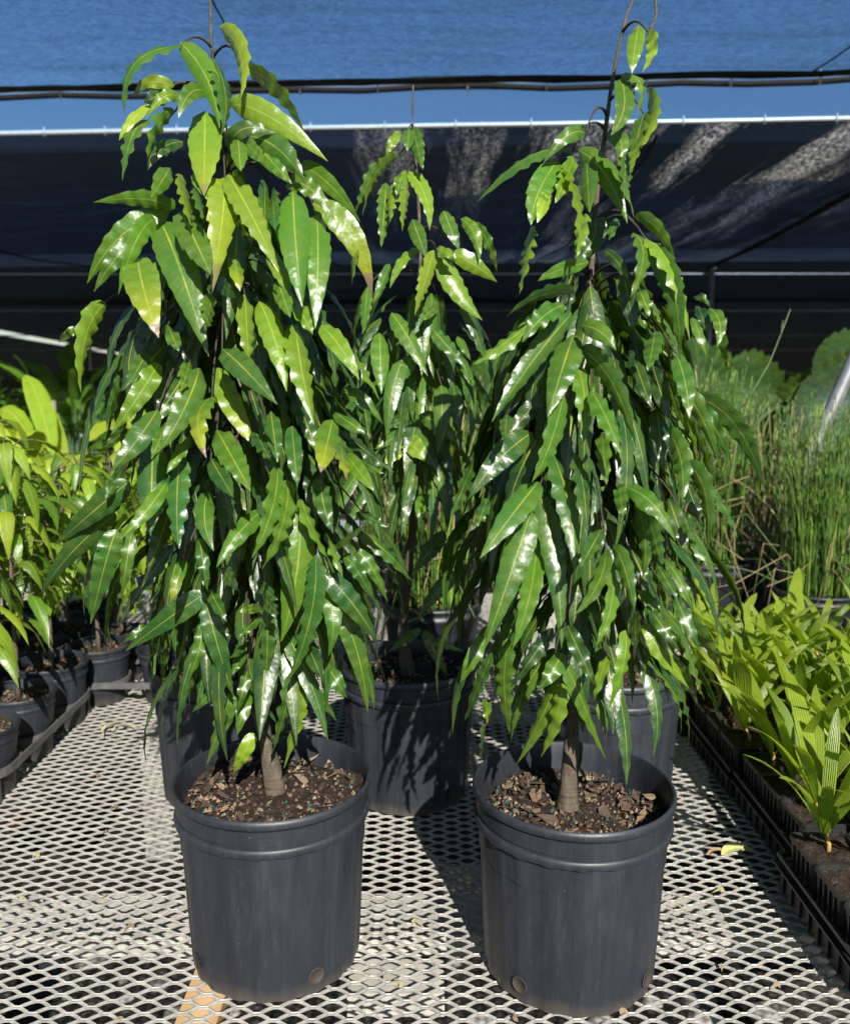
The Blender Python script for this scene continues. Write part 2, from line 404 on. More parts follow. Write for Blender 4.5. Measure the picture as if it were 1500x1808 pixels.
M['clothD'] = cloth_mat('double_black_shade_cloth', (.6, .75, 1.0), .985, .998, None, 20, (1, .3, 1), .3)
sheet('shade_cloth', -9, 9, 1.7, 4.33, RZ, .05, 90, 40, M['clothA'], 'blue lit shade cloth nearest overhead, above the black corded seam', .02, SK)
sheet('shade_cloth', -9, 9, 4.42, 5.09, RZ, .01, 60, 8, M['clothB'], 'narrow pale blue strip of shade cloth between the seam and the white wire', .004, SK)
sheet('shade_cloth', -14, 14, 5.12, 11.2, RZ, .10, 90, 30, M['clothC'], 'black shade cloth with painted sunlit streaks beyond the white wire', .035, SK)
sheet('shade_cloth', -14, 14, 6.2, 11.3, RZ + .16, .05, 60, 20, M['clothE'], 'second layer of black shade cloth lying above the one with painted sun streaks', .02, SK)
sheet('shade_cloth', -30, 30, 11.35, 34, RZ + .02, .04, 60, 40, M['clothD'], 'unlit black shade cloth at the far end of the roof', .03, SK, zb=3.5)
def rope(name, y, x0, x1, z, r, mat, label, cat, wob=0.0, n=60, skew=SK):
    b = MB(); b.tube([(x0 + (x1 - x0) * i / n, y - skew * (x0 + (x1 - x0) * i / n) , z + wob * math.sin(i * 1.9) + wob * .6 * math.sin(i * .7)) for i in range(n + 1)], r, n=6)
    return tag(b.build(name, mat), label, cat)
def hem(y0, dy, z, label):
    b = MB(); n = 260; vs = []
    for i in range(n + 1):
        x = -9 + 18 * i / n; yy = y0 - SK * x
        vs += [(x, yy, z - .004), (x, yy + dy * (.65 + .35 * abs(math.sin(x * 3.4 + .5 * math.sin(x * 1.3)))), z + .004)]
    b.add(vs, [(2 * i, 2 * i + 2, 2 * i + 3, 2 * i + 1) for i in range(n)])
    tag(b.build('cloth_hem', M['darkcable']), label, 'hem')
hem(4.345, -.075, RZ - .012, 'scalloped black hem of the blue shade cloth above the seam')
hem(4.425, .035, RZ - .016, 'narrow black hem of the pale blue strip below the seam')
rope('seam_cord', 4.345, -9, 9, RZ - .002, .013, M['darkcable'], 'black rolled cloth edge along the upper side of the seam', 'cord', .008)
o_ = rope('seam_cord', 4.425, -9, 9, RZ - .012, .014, M['darkcable'], 'black sagging cord along the lower side of the seam', 'cord', .009)
def clips(par, y, dx, x0, x1, z, r, mat):
    b = MB(); x = x0
    while x < x1:
        xx = x + U(-.04, .04); yy = y - SK * xx
        b.tube([(xx, yy - .012, z + r + .012), (xx, yy - .02, z), (xx, yy - .01, z - r - .014)], .004, n=5); x += dx
    o = b.build('clip', mat, par); o['kind'] = 'stuff'
wi = rope('roof_wire', 5.105, -9, 9, RZ + .002, .013, M['wire'], 'pale coated roof wire with small white ties, brightest one overhead', 'wire', .001)
clips(wi, 5.105, .4, -4.6, 4.6, RZ + .002, .013, M['wire'])
clips(o_, 4.385, .4, -4.2, 4.2, RZ - .012, .02, M['wire'])
for y, z, lab in ((11.22, RZ - .12, 'thin grey roof wire across the dark cloth, level with the post top'), (19.3, RZ, 'thin grey roof wire, first below the post top level'),
               (31.5, 2.2, 'thin grey roof wire, second below the post top level'), (31.5, 1.70, 'thin grey roof wire, lowest across the far dark curtain')):
    rope('roof_wire', y, -16, 16, z, .010 + .0003 * y, M['pipe'], lab, 'wire', .0, 30, .0)
for x, lab in ((-2.6, 'dark cloth seam running overhead at far left of the blue cloth'), (-.75, 'dark cloth seam running overhead above the left tree'), (1.75, 'dark cloth seam running overhead at upper right of the blue cloth')):
    b = MB(); b.tube([(x, 1.72 + 2.6 * k / 30 - SK * x, RZ - .007 - .05 * math.sin(math.pi * (.02 + 2.6 * k / 30) / 2.63) * (1 + .4 * math.sin(x * 1.3 + 1)) + .02 * math.sin(x * 5.1 + (1.72 + 2.6 * k / 30 - SK * x) * 2.2) * math.sin((1.72 + 2.6 * k / 30 - SK * x) * 3.7 - x) * math.sin(math.pi * (.02 + 2.6 * k / 30) / 2.63)) for k in range(31)], .004, n=5)
    tag(b.build('cloth_seam', M['darkcable']), lab, 'seam')
for x, lab in ((-4.2, 'faint cloth seam across the dark roof at far left'), (-1.1, 'faint cloth seam across the dark roof behind the left tree'), (1.3, 'faint cloth seam across the dark roof behind the right tree')):
    b = MB(); b.tube([(x + .05 * math.sin(k), 5.15 + 6.0 * k / 14, RZ - .035 - .10 * math.sin(math.pi * k / 14) * (1 + .4 * math.sin(x * 1.3 + 1))) for k in range(15)], .009, n=5)
    tag(b.build('cloth_seam', M['darkcable']), lab, 'seam')
# dark seam line running diagonally toward the far post
b = MB(); b.tube([(3.0, 6.3, RZ - .10), (3.2, 8.8, RZ - .14), (3.5, 11.1, RZ - .06)], .022, n=6)
tag(b.build('seam_cord', M['darkcable']), 'dark diagonal cloth seam running to the top of the far post', 'cord')
# far curtain with a slit of daylight
def curtain():
    b = MB(); Y = 33.0; k = 40
    for (xa, xb, z0a, z0b, z1a, z1b) in ((-30, -18, -.72, -.72, 3.6, 3.6), (-18, -9.5, -.72, -.72, 2.66, 1.23), (-18, -9.5, 2.88, 1.27, 3.6, 3.6), (-9.5, -4.3, -.72, -.72, 3.6, 3.6), (-4.3, -3.55, .75, .75, 3.6, 3.6), (-3.55, 30, -.72, -.72, 3.6, 3.6)):
        vs = []; 
        for i in range(k + 1):
            q = i / k; x = xa + (xb - xa) * q; yy = Y + .08 * math.sin(x * 2.3)
            vs += [(x, yy, z0a + (z0b - z0a) * q), (x, yy, z1a + (z1b - z1a) * q)]
        b.add(vs, [(2 * i, 2 * i + 2, 2 * i + 3, 2 * i + 1) for i in range(k)])
    tag(b.build('shade_curtain', M['clothD']), 'black hanging cloth curtain closing the far end of the shade house', 'curtain')
curtain()
def post(px, pyt, y, r, zt, label):
    p = atY(px, pyt, y); b = MB(); b.tube([(p.x, y, -.72), (p.x, y, zt)], r, n=10)
    b.tube([(p.x, y, zt - .03), (p.x, y, zt)], r * 1.5, n=10)
    return tag(b.build('shade_house_post', M['pipe']), label, 'post')
post(1257, 480, 11.1, .032, RZ - .05, 'slim grey steel post standing behind the right tree')
post(160, 640, 17.0, .03, RZ - .05, 'thin grey steel post among the dark plants at left')
# leaning pipe at right
b = MB(); A_ = atY(1500 + 18, 610, 3.1); B_ = atY(1432, 800, 3.1)
d_ = (A_ - B_); b.tube([B_ - d_ * 1.6, B_, A_, A_ + d_ * 1.5], .024, n=14)
tag(b.build('leaning_pipe', M['pipe']), 'shiny grey steel pipe leaning beside the reeds', 'pipe')
# ---------------------------------------------------------------- leaves
TONE = [(.008, .036, .013), (.024, .092, .016), (.088, .190, .013), (.23, .33, .022), (.33, .44, .03)]  # darkest entry carries crown shade in the leaf colour
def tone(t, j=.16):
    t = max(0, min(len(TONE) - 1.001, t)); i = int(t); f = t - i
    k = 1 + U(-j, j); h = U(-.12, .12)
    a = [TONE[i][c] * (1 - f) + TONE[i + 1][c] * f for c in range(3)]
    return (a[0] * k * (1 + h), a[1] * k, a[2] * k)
def bez(p0, p1, p2, t): return p0 * (1 - t) ** 2 + p1 * (2 * t * (1 - t)) + p2 * t ** 2
def leaf(mb, P0, PM, P2, wd, tn, face, roll=0.0, brown=0.0, wave=.0032, nw=None, n=15, fold=None, shape=(.47, .98), pet=.012, cols=None, curl=0.0):
    """P0 base, PM point half way along, P2 tip; face = direction the upper side should look to."""
    P1 = PM * 2 - (P0 + P2) * .5
    L = (P0 - PM).length + (PM - P2).length
    nw = nw or L / .021; ph = U(0, 6.3); ph2 = U(0, 6.3)
    fold = U(-.12, .35) if fold is None else fold
    a, b_ = shape; vm = a / (a + b_); nm = vm ** a * (1 - vm) ** b_
    vs, uv = [], []
    tw = rnd.gauss(0, .38) + curl
    us = (-1, -.55, 0, .55, 1)
    for i in range(n):
        s = i / (n - 1); v = s
        p = bez(P0, P1, P2, v); t = (P1 - P0) * (2 * (1 - v)) + (P2 - P1) * (2 * v)
        t = t.normalized() if t.length > 1e-6 else (P2 - P0).normalized()
        nrm = face - t * face.dot(t)
        nrm = nrm.normalized() if nrm.length > 1e-3 else t.orthogonal().normalized()
        nrm = Matrix.Rotation(roll + tw * (v - .3), 3, t) @ nrm
        sd = t.cross(nrm)
        q = max(.0, (v ** a) * max(0, 1 - v) ** b_ / nm) if 0 < v < 1 else .0
        if i == 0: q = .10
        if i == n - 1: q = .02
        h = wd * .5 * q
        wv_ = wave * (.35 + .65 * abs(math.sin(v * 5.3 + ph)))
        for u in us:
            e = abs(u)
            z = h * (fold * e - .26 * e * e * e) + wv_ * min(1, q * 1.3) * (e ** 2) * math.sin(nw * 6.283 * v + (ph if u > 0 else ph2) + .8 * math.sin(v * 9 + ph))
            vs.append(p + sd * (u * h * (1 + .035 * math.sin(nw * 6.283 * v + ph2 * u))) + nrm * z); uv.append((.5 + .5 * u, v))
    m = len(us)
    fs = [(i * m + j, i * m + j + 1, (i + 1) * m + j + 1, (i + 1) * m + j) for i in range(n - 1) for j in range(m - 1)]
    c = cols or tone(tn)
    mb.add(vs, fs, uv, (*c, brown))

# ---------------------------------------------------------------- nursery pots
def lathe(mb, prof, n=96, fn=None, col=None):
    vs = []
    for (r, z) in prof:
        for k in range(n):
            th = 2 * math.pi * k / n; rr = fn(r, z, th) if fn else r
            vs.append((rr * math.cos(th), rr * math.sin(th), z))
    fs = [(a * n + k, a * n + (k + 1) % n, (a + 1) * n + (k + 1) % n, (a + 1) * n + k) for a in range(len(prof) - 1) for k in range(n)]
    mb.add(vs, fs, None, col)
def soil_disc(r, z, amp, parent, seed):
    rs = random.Random(seed); b = MB(); n = 36; rings = 14; vs = [(0, 0, z + .008)]
    for a in range(1, rings + 1):
        for k in range(n):
            q = a / rings; th = 2 * math.pi * k / n
            vs.append((r * q * math.cos(th), r * q * math.sin(th), z + amp * (rs.random() - .5) * 2 + .01 * (1 - q) + .012 * q ** 6 * math.sin(th * 3 + seed)))
    fs = [(0, 1 + k, 1 + (k + 1) % n) for k in range(n)]
    fs += [(1 + (a - 1) * n + k, 1 + (a - 1) * n + (k + 1) % n, 1 + a * n + (k + 1) % n, 1 + a * n + k) for a in range(1, rings) for k in range(n)]
    fs = [tuple(reversed(f)) if False else f for f in fs]
    b.add(vs, fs); return b.build('soil', M['soil'], parent)
def litter(parent, r, z, n, seed, zone=None, big=1.0):
    rs = random.Random(seed); b = MB(); pal = [(.15, .098, .058), (.24, .165, .095), (.085, .053, .034), (.27, .2, .125), (.11, .083, .062), (.07, .045, .03), (.09, .06, .045)]
    for i in range(n):
        q = r * math.sqrt(rs.random()) * .95; th = rs.uniform(0, 6.28)
        if zone and rs.random() < .65: th = rs.gauss(zone, .6)
        x, y = q * math.cos(th), q * math.sin(th); l = rs.uniform(.003, .0125) * big; wv = l * rs.uniform(.25, .7); an = rs.uniform(0, 6.28)
        zz = z + rs.uniform(.006, .014); c, s = math.cos(an), math.sin(an); tx, ty = rs.uniform(-.5, .5), rs.uniform(-.4, .4)
        pts = []
        for (u, v, hh) in [(a_ + rs.uniform(-.25, .25), b_ + rs.uniform(-.3, .3), c_ + rs.uniform(-.25, .3)) for a_, b_, c_ in ((-1, 0, .1), (-.4, .8, .1), (.4, .9, .15), (1, .1, .2), (.5, -.8, .1), (-.4, -.7, 0))]:
            pts.append((x + l * u * c - wv * v * s, y + l * u * s + wv * v * c, zz + l * (u * tx + hh * .6) + wv * v * ty))
        cc = rs.choice(pal); k = rs.uniform(.7, 1.2)
        th_ = .0012
        vs = pts + [(p[0], p[1], p[2] - th_) for p in pts]
        b.add(vs, [tuple(range(6)), tuple(range(11, 5, -1))] + [(i_, (i_ + 1) % 6, 6 + (i_ + 1) % 6, 6 + i_) for i_ in range(6)][::1], None, (cc[0] * k, cc[1] * k, cc[2] * k, 0))
    # crumbs and fertiliser grains
    for i in range(n * 8):
        q = r * math.sqrt(rs.random()) * .96; th = rs.uniform(0, 6.28); l = rs.uniform(.0012, .0042)
        x, y, zz = q * math.cos(th), q * math.sin(th), z + rs.uniform(.003, .009)
        cc = (.02, .09, .075) if rs.random() < .12 else rs.choice(pal); k = rs.uniform(.5, 1.3)
        vs = [(x + l, y, zz), (x - l * .7, y + l * rs.uniform(.4, 1), zz), (x - l * .6, y - l, zz), (x, y, zz + l * 1.2)]
        b.add(vs, [(0, 1, 3), (1, 2, 3), (2, 0, 3)], None, (cc[0] * k, cc[1] * k, cc[2] * k, 0))
    o = b.build('leaf_litter', M['litter'], parent, False); o['kind'] = 'stuff'; return o
def big_pot(parent, soil_z, seed, nl=60, zone=None, rot=0.0, big=1.0):
    b = MB(); H_ = .275
    def fn(r, z, th):
        k = 1.0
        if z < .222:
            g = math.cos(th * 20 + rot)
            k += .0085 * (abs(g) ** .4 * (1 if g > 0 else -1))
            if .2155 < z: k += .006 * max(0, math.cos(th * 20 + rot)) ** 2
        k += .004 * math.cos(2 * th + seed) + .002 * math.cos(3 * th + seed * 2)
        return r * k
    prof = [(.0, .004), (.108, .004), (.114, .0), (.119, .004), (.1205, .02), (.1225, .06), (.1252, .12), (.1275, .18), (.1287, .2145), (.1287, .2205),
            (.1356, .2212), (.1376, .2232), (.1384, .2275), (.1378, .2320), (.1356, .2342), (.1328, .2346), (.1328, .2368), (.1350, .2380), (.1354, .2480), (.1356, .2585), (.1336, .2590), (.1336, .2614),
            (.1385, .2620), (.1402, .2636), (.1408, .2660), (.1408, .2700), (.1396, .2735), (.1374, .2750), (.1352, .2738), (.1336, .2680), (.1322, .2500), (.1304, .2100), (.1292, .18)]
    # make the wall below the ring scalloped where the flutes end
    lathe(b, prof, 240, fn)
    p = b.build('pot', M['pot'], parent, sharp=38)
    for k in range(4):
        th = rot * .3 + math.pi / 2 * k - 1.05; zc = .031; rr = .1225; c, s = math.cos(th), math.sin(th)
        hb = MB(); n = 18; vs = []
        for a, (q, o) in enumerate(((.0118, .0010), (.0110, .0016), (.0104, .0016), (.0100, .0008))):
            for j in range(n):
                ph = 2 * math.pi * j / n
                tt, zz = q * math.cos(ph), q * math.sin(ph)
                an = th + tt / rr
                vs.append(((rr + o) * math.cos(an), (rr + o) * math.sin(an), zc + zz))
        fs = [(a * n + j, a * n + (j + 1) % n, (a + 1) * n + (j + 1) % n, (a + 1) * n + j) for a in range(3) for j in range(n)] + [tuple(3 * n + j for j in range(n))]
        hb.add(vs, fs, None, (.055, .045, .038, 0)); hb.build('drain_hole', M['litter'], p)
    so = soil_disc(.131, soil_z, .0035, parent, seed)
    litter(so, .124, soil_z, nl, seed + 5, zone, big)
    return p

# ---------------------------------------------------------------- weeping trees traced from what the photo shows
def interp(tab, x):
    if x <= tab[0][0]: return tab[0][1]
    for (a, b), (c, d) in zip(tab, tab[1:]):
        if x <= c: return b + (d - b) * (x - a) / (c - a)
    return tab[-1][1]
def parse(s):
    out = []
    for ln in s.replace('\n', ';').split(';'):
        ln = ln.strip()
        if not ln: continue
        br = ln.endswith('b'); q = [float(x) for x in ln.rstrip('b').rstrip(',').split(',')]
        out.append((q, br))
    return out
def axis_at(ax, z):
    for a, b in zip(ax, ax[1:]):
        if b.z >= z >= a.z and b.z > a.z: return a + (b - a) * ((z - a.z) / (b.z - a.z))
    return ax[-1].copy() if z > ax[-1].z else ax[0].copy()
def twig_to(mb, ax, p, rs, colr=(.055, .045, .032)):
    """a thin arching twig from the trunk to a leaf base"""
    r = math.hypot(p.x - axis_at(ax, p.z).x, p.y - axis_at(ax, p.z).y)
    z0 = min(p.z + r * U(.1, .55), ax[-1].z - .02); a = axis_at(ax, z0)
    m = (a + p) * .5 + Vector((0, 0, .25 * r)); pts = [bez(a, m + (m - (a + p) * .5), p, i / 7) for i in range(8)]
    mb.tube(pts, .0021, .0010, 5, (*colr, 0))
def filler(mb, tw, ax, z0, z1, Rf, n, lens, back=True, tones=(0, 2), wdt=(.019, .033), front_dir=-math.pi / 2, trunk_tw=.16, n_rows=18):
    for i in range(n):
        z = U(z0, z1); A = axis_at(ax, z); R = Rf(z)
        ph = U(0, 2 * math.pi)
        if back and abs((ph - front_dir + math.pi) % (2 * math.pi) - math.pi) < 1.0 and rnd.random() < .8: ph += math.pi
        o = Vector((math.cos(ph), math.sin(ph), 0)); rho = R * U(.2, .78)
        p0 = Vector((A.x, A.y, z)) + o * rho
        L = U(*lens); spread = min(.65, max(.08, (R * 1.12 - rho) / L)) * U(.5, 1.1)
        sw = Vector((-o.y, o.x, 0)) * U(-.25, .25)
        d = (o * spread + sw + Vector((0, 0, -1))).normalized()
        p2 = p0 + d * L; pm = (p0 + p2) * .5 + o * (L * U(.05, .14)) + Vector((0, 0, L * .05))
        face = (o + Vector((0, 0, .7))).normalized()
        leaf(mb, p0, pm, p2, U(*wdt), U(*tones), face, U(-.5, .5), 1.0 if rnd.random() < .012 else 0.0, n=n_rows, wave=U(.0014, .005))
        if rnd.random() < trunk_tw: twig_to(tw, ax, p0, rnd)
def traced_tree(name, label, cat, group, base, Y0, trunk_px, trunk_r, lv, Rtab, soil_z, seed, fill, nl, zone, rot, kdepth=1.0, rot_hole=0.0, big=1.0, tone_shift=0.0):
    root = thing(name, label, cat, (base[0], base[1], 0), 0, group); org = Vector((base[0], base[1], 0))
    big_pot(root, soil_z, seed, nl, zone, rot, big)
    def P(px, py, d): return atY(px, py, Y0 - d) - org
    ax = [P(x, y, 0) for x, y in trunk_px]
    # smooth the trunk line
    rs_t = [interp([(0, trunk_r), (.05, trunk_r * .68), (.2, trunk_r * .56), (.45, trunk_r * .48), (.65, trunk_r * .34), (.85, trunk_r * .2), (1, trunk_r * .11)], (a.z - ax[0].z) / 1.03) for a in ax]
    ax0 = [Vector((ax[0].x, ax[0].y, soil_z - .01))] + ax
    sm, srs = [], []
    rr = [trunk_r * 1.25] + rs_t
    for i in range(len(ax0) - 1):
        p_, a_, b_, c_ = ax0[max(i - 1, 0)], ax0[i], ax0[i + 1], ax0[min(i + 2, len(ax0) - 1)]
        for k in range(5):
            t = k / 5
            sm.append(.5 * (2 * a_ + (b_ - p_) * t + (2 * p_ - 5 * a_ + 4 * b_ - c_) * t * t + (3 * a_ - p_ - 3 * b_ + c_) * t ** 3)); srs.append((rr[i] + (rr[i + 1] - rr[i]) * t) * U(.94, 1.08))
    sm.append(ax0[-1]); srs.append(rr[-1])
    tb = MB(); tb.tube(sm, .01, rs=srs, n=14); tb.build('trunk', M['bark'], root)
    axm = [a for a in sm]; mono = [axm[0]]
    for a in axm[1:]:
        if a.z > mono[-1].z + 1e-4: mono.append(a)
    mb, tw = MB(), MB()
    trx = [(y, x) for x, y in sorted(trunk_px, key=lambda q: q[1])]
    dl = Y0 / math.cos(PITCH)
    for q, br in parse(lv):
        bx, by, tx, ty, wp, tn = q[:6]; mid = q[6:8] if len(q) >= 8 else None
        def dep(x, y, k):
            R = interp(Rtab, y); dx = (x - interp(trx, y)) / FPX * dl
            return math.sqrt(max(0.0, R * R * 1.0 - dx * dx)) * k
        k = U(.62, .92) if tn > .3 else U(.25, .5)
        k *= kdepth
        d0 = dep(bx, by, k * .85); d2 = dep(tx, ty, min(1.0, k * 1.06)) + U(.012, .05)
        if d2 > d0 + .09: d2 = d0 + .09
        if d2 < d0 - .03: d2 = d0 - .03
        mx, my = mid if mid else ((bx + tx) / 2 + (tx - bx) * .0, (by + ty) / 2)
        p0, p2 = P(bx, by, d0), P(tx, ty, d2); pm = P(mx, my, (d0 + d2) / 2 + .014)
        wr = wp / FPX * (Y0 - d0)
        L = (p0 - pm).length + (pm - p2).length; W = max(wr, min(U(.026, .031), L * .21))
        roll = math.acos(min(1, wr / W)) * (1 if rnd.random() < .5 else -1) if wr < W else U(-.3, .3)
        tocam = (Vector((0, 0, CAM_H)) - (org + pm)).normalized()
        face = (tocam + Vector((.08, 0, .2))).normalized()
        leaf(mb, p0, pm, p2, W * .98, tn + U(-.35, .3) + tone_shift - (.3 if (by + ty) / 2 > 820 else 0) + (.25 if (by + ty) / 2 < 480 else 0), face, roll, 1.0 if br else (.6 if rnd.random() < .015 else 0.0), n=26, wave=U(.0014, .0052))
        if rnd.random() < .32: twig_to(tw, mono, p0, rnd)
    fill(mb, tw, mono)
    tw.build('twigs', M['twig'], root); mb.build('foliage', M['leaf'], root)
    return root

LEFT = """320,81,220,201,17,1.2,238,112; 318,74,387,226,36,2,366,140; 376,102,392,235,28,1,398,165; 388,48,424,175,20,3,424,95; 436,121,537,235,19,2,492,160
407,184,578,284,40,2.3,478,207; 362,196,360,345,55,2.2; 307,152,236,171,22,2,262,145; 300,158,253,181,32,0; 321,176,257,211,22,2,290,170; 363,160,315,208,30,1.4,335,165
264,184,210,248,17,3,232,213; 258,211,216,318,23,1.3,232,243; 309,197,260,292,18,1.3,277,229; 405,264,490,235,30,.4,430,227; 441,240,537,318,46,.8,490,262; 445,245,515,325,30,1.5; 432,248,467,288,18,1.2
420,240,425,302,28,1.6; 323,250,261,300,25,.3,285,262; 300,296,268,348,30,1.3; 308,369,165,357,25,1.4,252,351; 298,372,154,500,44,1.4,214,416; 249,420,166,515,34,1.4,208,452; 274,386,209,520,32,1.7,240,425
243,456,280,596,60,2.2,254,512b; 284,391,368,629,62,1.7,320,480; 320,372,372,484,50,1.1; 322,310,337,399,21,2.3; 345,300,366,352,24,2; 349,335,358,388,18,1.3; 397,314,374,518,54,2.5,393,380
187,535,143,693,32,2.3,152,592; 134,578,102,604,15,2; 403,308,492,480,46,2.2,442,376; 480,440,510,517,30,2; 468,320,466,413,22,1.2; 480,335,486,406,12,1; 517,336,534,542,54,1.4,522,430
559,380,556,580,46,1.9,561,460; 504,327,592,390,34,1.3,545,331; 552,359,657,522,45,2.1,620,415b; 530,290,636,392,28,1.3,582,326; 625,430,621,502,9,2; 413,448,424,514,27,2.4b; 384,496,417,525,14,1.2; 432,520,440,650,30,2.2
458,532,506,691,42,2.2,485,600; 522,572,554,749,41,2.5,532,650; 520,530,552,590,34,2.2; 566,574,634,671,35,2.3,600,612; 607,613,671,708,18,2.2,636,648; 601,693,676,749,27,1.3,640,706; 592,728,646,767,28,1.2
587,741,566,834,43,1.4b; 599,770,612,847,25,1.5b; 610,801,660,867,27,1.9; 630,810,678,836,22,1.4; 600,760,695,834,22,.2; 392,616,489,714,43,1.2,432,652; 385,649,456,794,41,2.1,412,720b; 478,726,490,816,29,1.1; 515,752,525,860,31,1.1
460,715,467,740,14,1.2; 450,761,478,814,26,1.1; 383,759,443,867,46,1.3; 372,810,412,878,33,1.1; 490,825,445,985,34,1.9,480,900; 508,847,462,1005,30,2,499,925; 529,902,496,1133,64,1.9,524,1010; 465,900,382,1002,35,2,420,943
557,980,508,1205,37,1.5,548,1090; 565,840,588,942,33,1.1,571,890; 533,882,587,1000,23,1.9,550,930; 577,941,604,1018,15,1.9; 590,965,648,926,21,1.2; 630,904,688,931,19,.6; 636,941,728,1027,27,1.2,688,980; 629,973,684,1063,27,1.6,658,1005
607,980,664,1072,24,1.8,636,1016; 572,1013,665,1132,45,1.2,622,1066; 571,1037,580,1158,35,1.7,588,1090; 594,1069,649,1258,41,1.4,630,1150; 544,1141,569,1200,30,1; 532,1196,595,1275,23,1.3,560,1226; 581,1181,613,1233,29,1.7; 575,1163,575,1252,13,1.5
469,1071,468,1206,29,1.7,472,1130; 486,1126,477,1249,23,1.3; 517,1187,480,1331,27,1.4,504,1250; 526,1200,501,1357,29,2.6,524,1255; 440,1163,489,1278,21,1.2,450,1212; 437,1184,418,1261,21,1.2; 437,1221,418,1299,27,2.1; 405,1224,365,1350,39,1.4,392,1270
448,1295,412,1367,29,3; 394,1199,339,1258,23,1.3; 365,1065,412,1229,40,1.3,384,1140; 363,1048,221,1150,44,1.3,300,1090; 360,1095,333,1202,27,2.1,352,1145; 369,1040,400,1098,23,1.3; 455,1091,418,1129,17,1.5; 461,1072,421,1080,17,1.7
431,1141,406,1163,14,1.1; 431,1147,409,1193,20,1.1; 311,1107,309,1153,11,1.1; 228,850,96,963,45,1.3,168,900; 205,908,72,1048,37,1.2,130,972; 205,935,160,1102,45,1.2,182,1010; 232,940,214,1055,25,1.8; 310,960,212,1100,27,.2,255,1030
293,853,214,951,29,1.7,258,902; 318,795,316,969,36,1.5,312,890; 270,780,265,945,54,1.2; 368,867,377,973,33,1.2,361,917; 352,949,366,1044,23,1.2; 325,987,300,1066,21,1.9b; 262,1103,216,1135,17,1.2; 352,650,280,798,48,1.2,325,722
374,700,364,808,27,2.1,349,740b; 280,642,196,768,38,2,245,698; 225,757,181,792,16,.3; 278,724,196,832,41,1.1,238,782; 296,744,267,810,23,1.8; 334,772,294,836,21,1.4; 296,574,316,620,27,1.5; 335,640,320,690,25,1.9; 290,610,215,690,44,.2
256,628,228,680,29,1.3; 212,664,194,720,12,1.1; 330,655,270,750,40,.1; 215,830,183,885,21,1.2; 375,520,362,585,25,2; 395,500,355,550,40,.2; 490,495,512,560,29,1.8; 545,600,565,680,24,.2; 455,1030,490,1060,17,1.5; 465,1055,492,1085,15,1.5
392,1003,423,1045,15,1.2; 380,830,418,930,21,.5; 350,560,325,640,34,.2; 440,680,470,780,34,.1; 340,850,365,960,36,.1; 430,900,420,1000,30,.1; 300,900,262,1010,34,.1; 520,690,560,800,32,.1; 545,830,560,930,28,.1; 400,1090,385,1180,26,.2"""
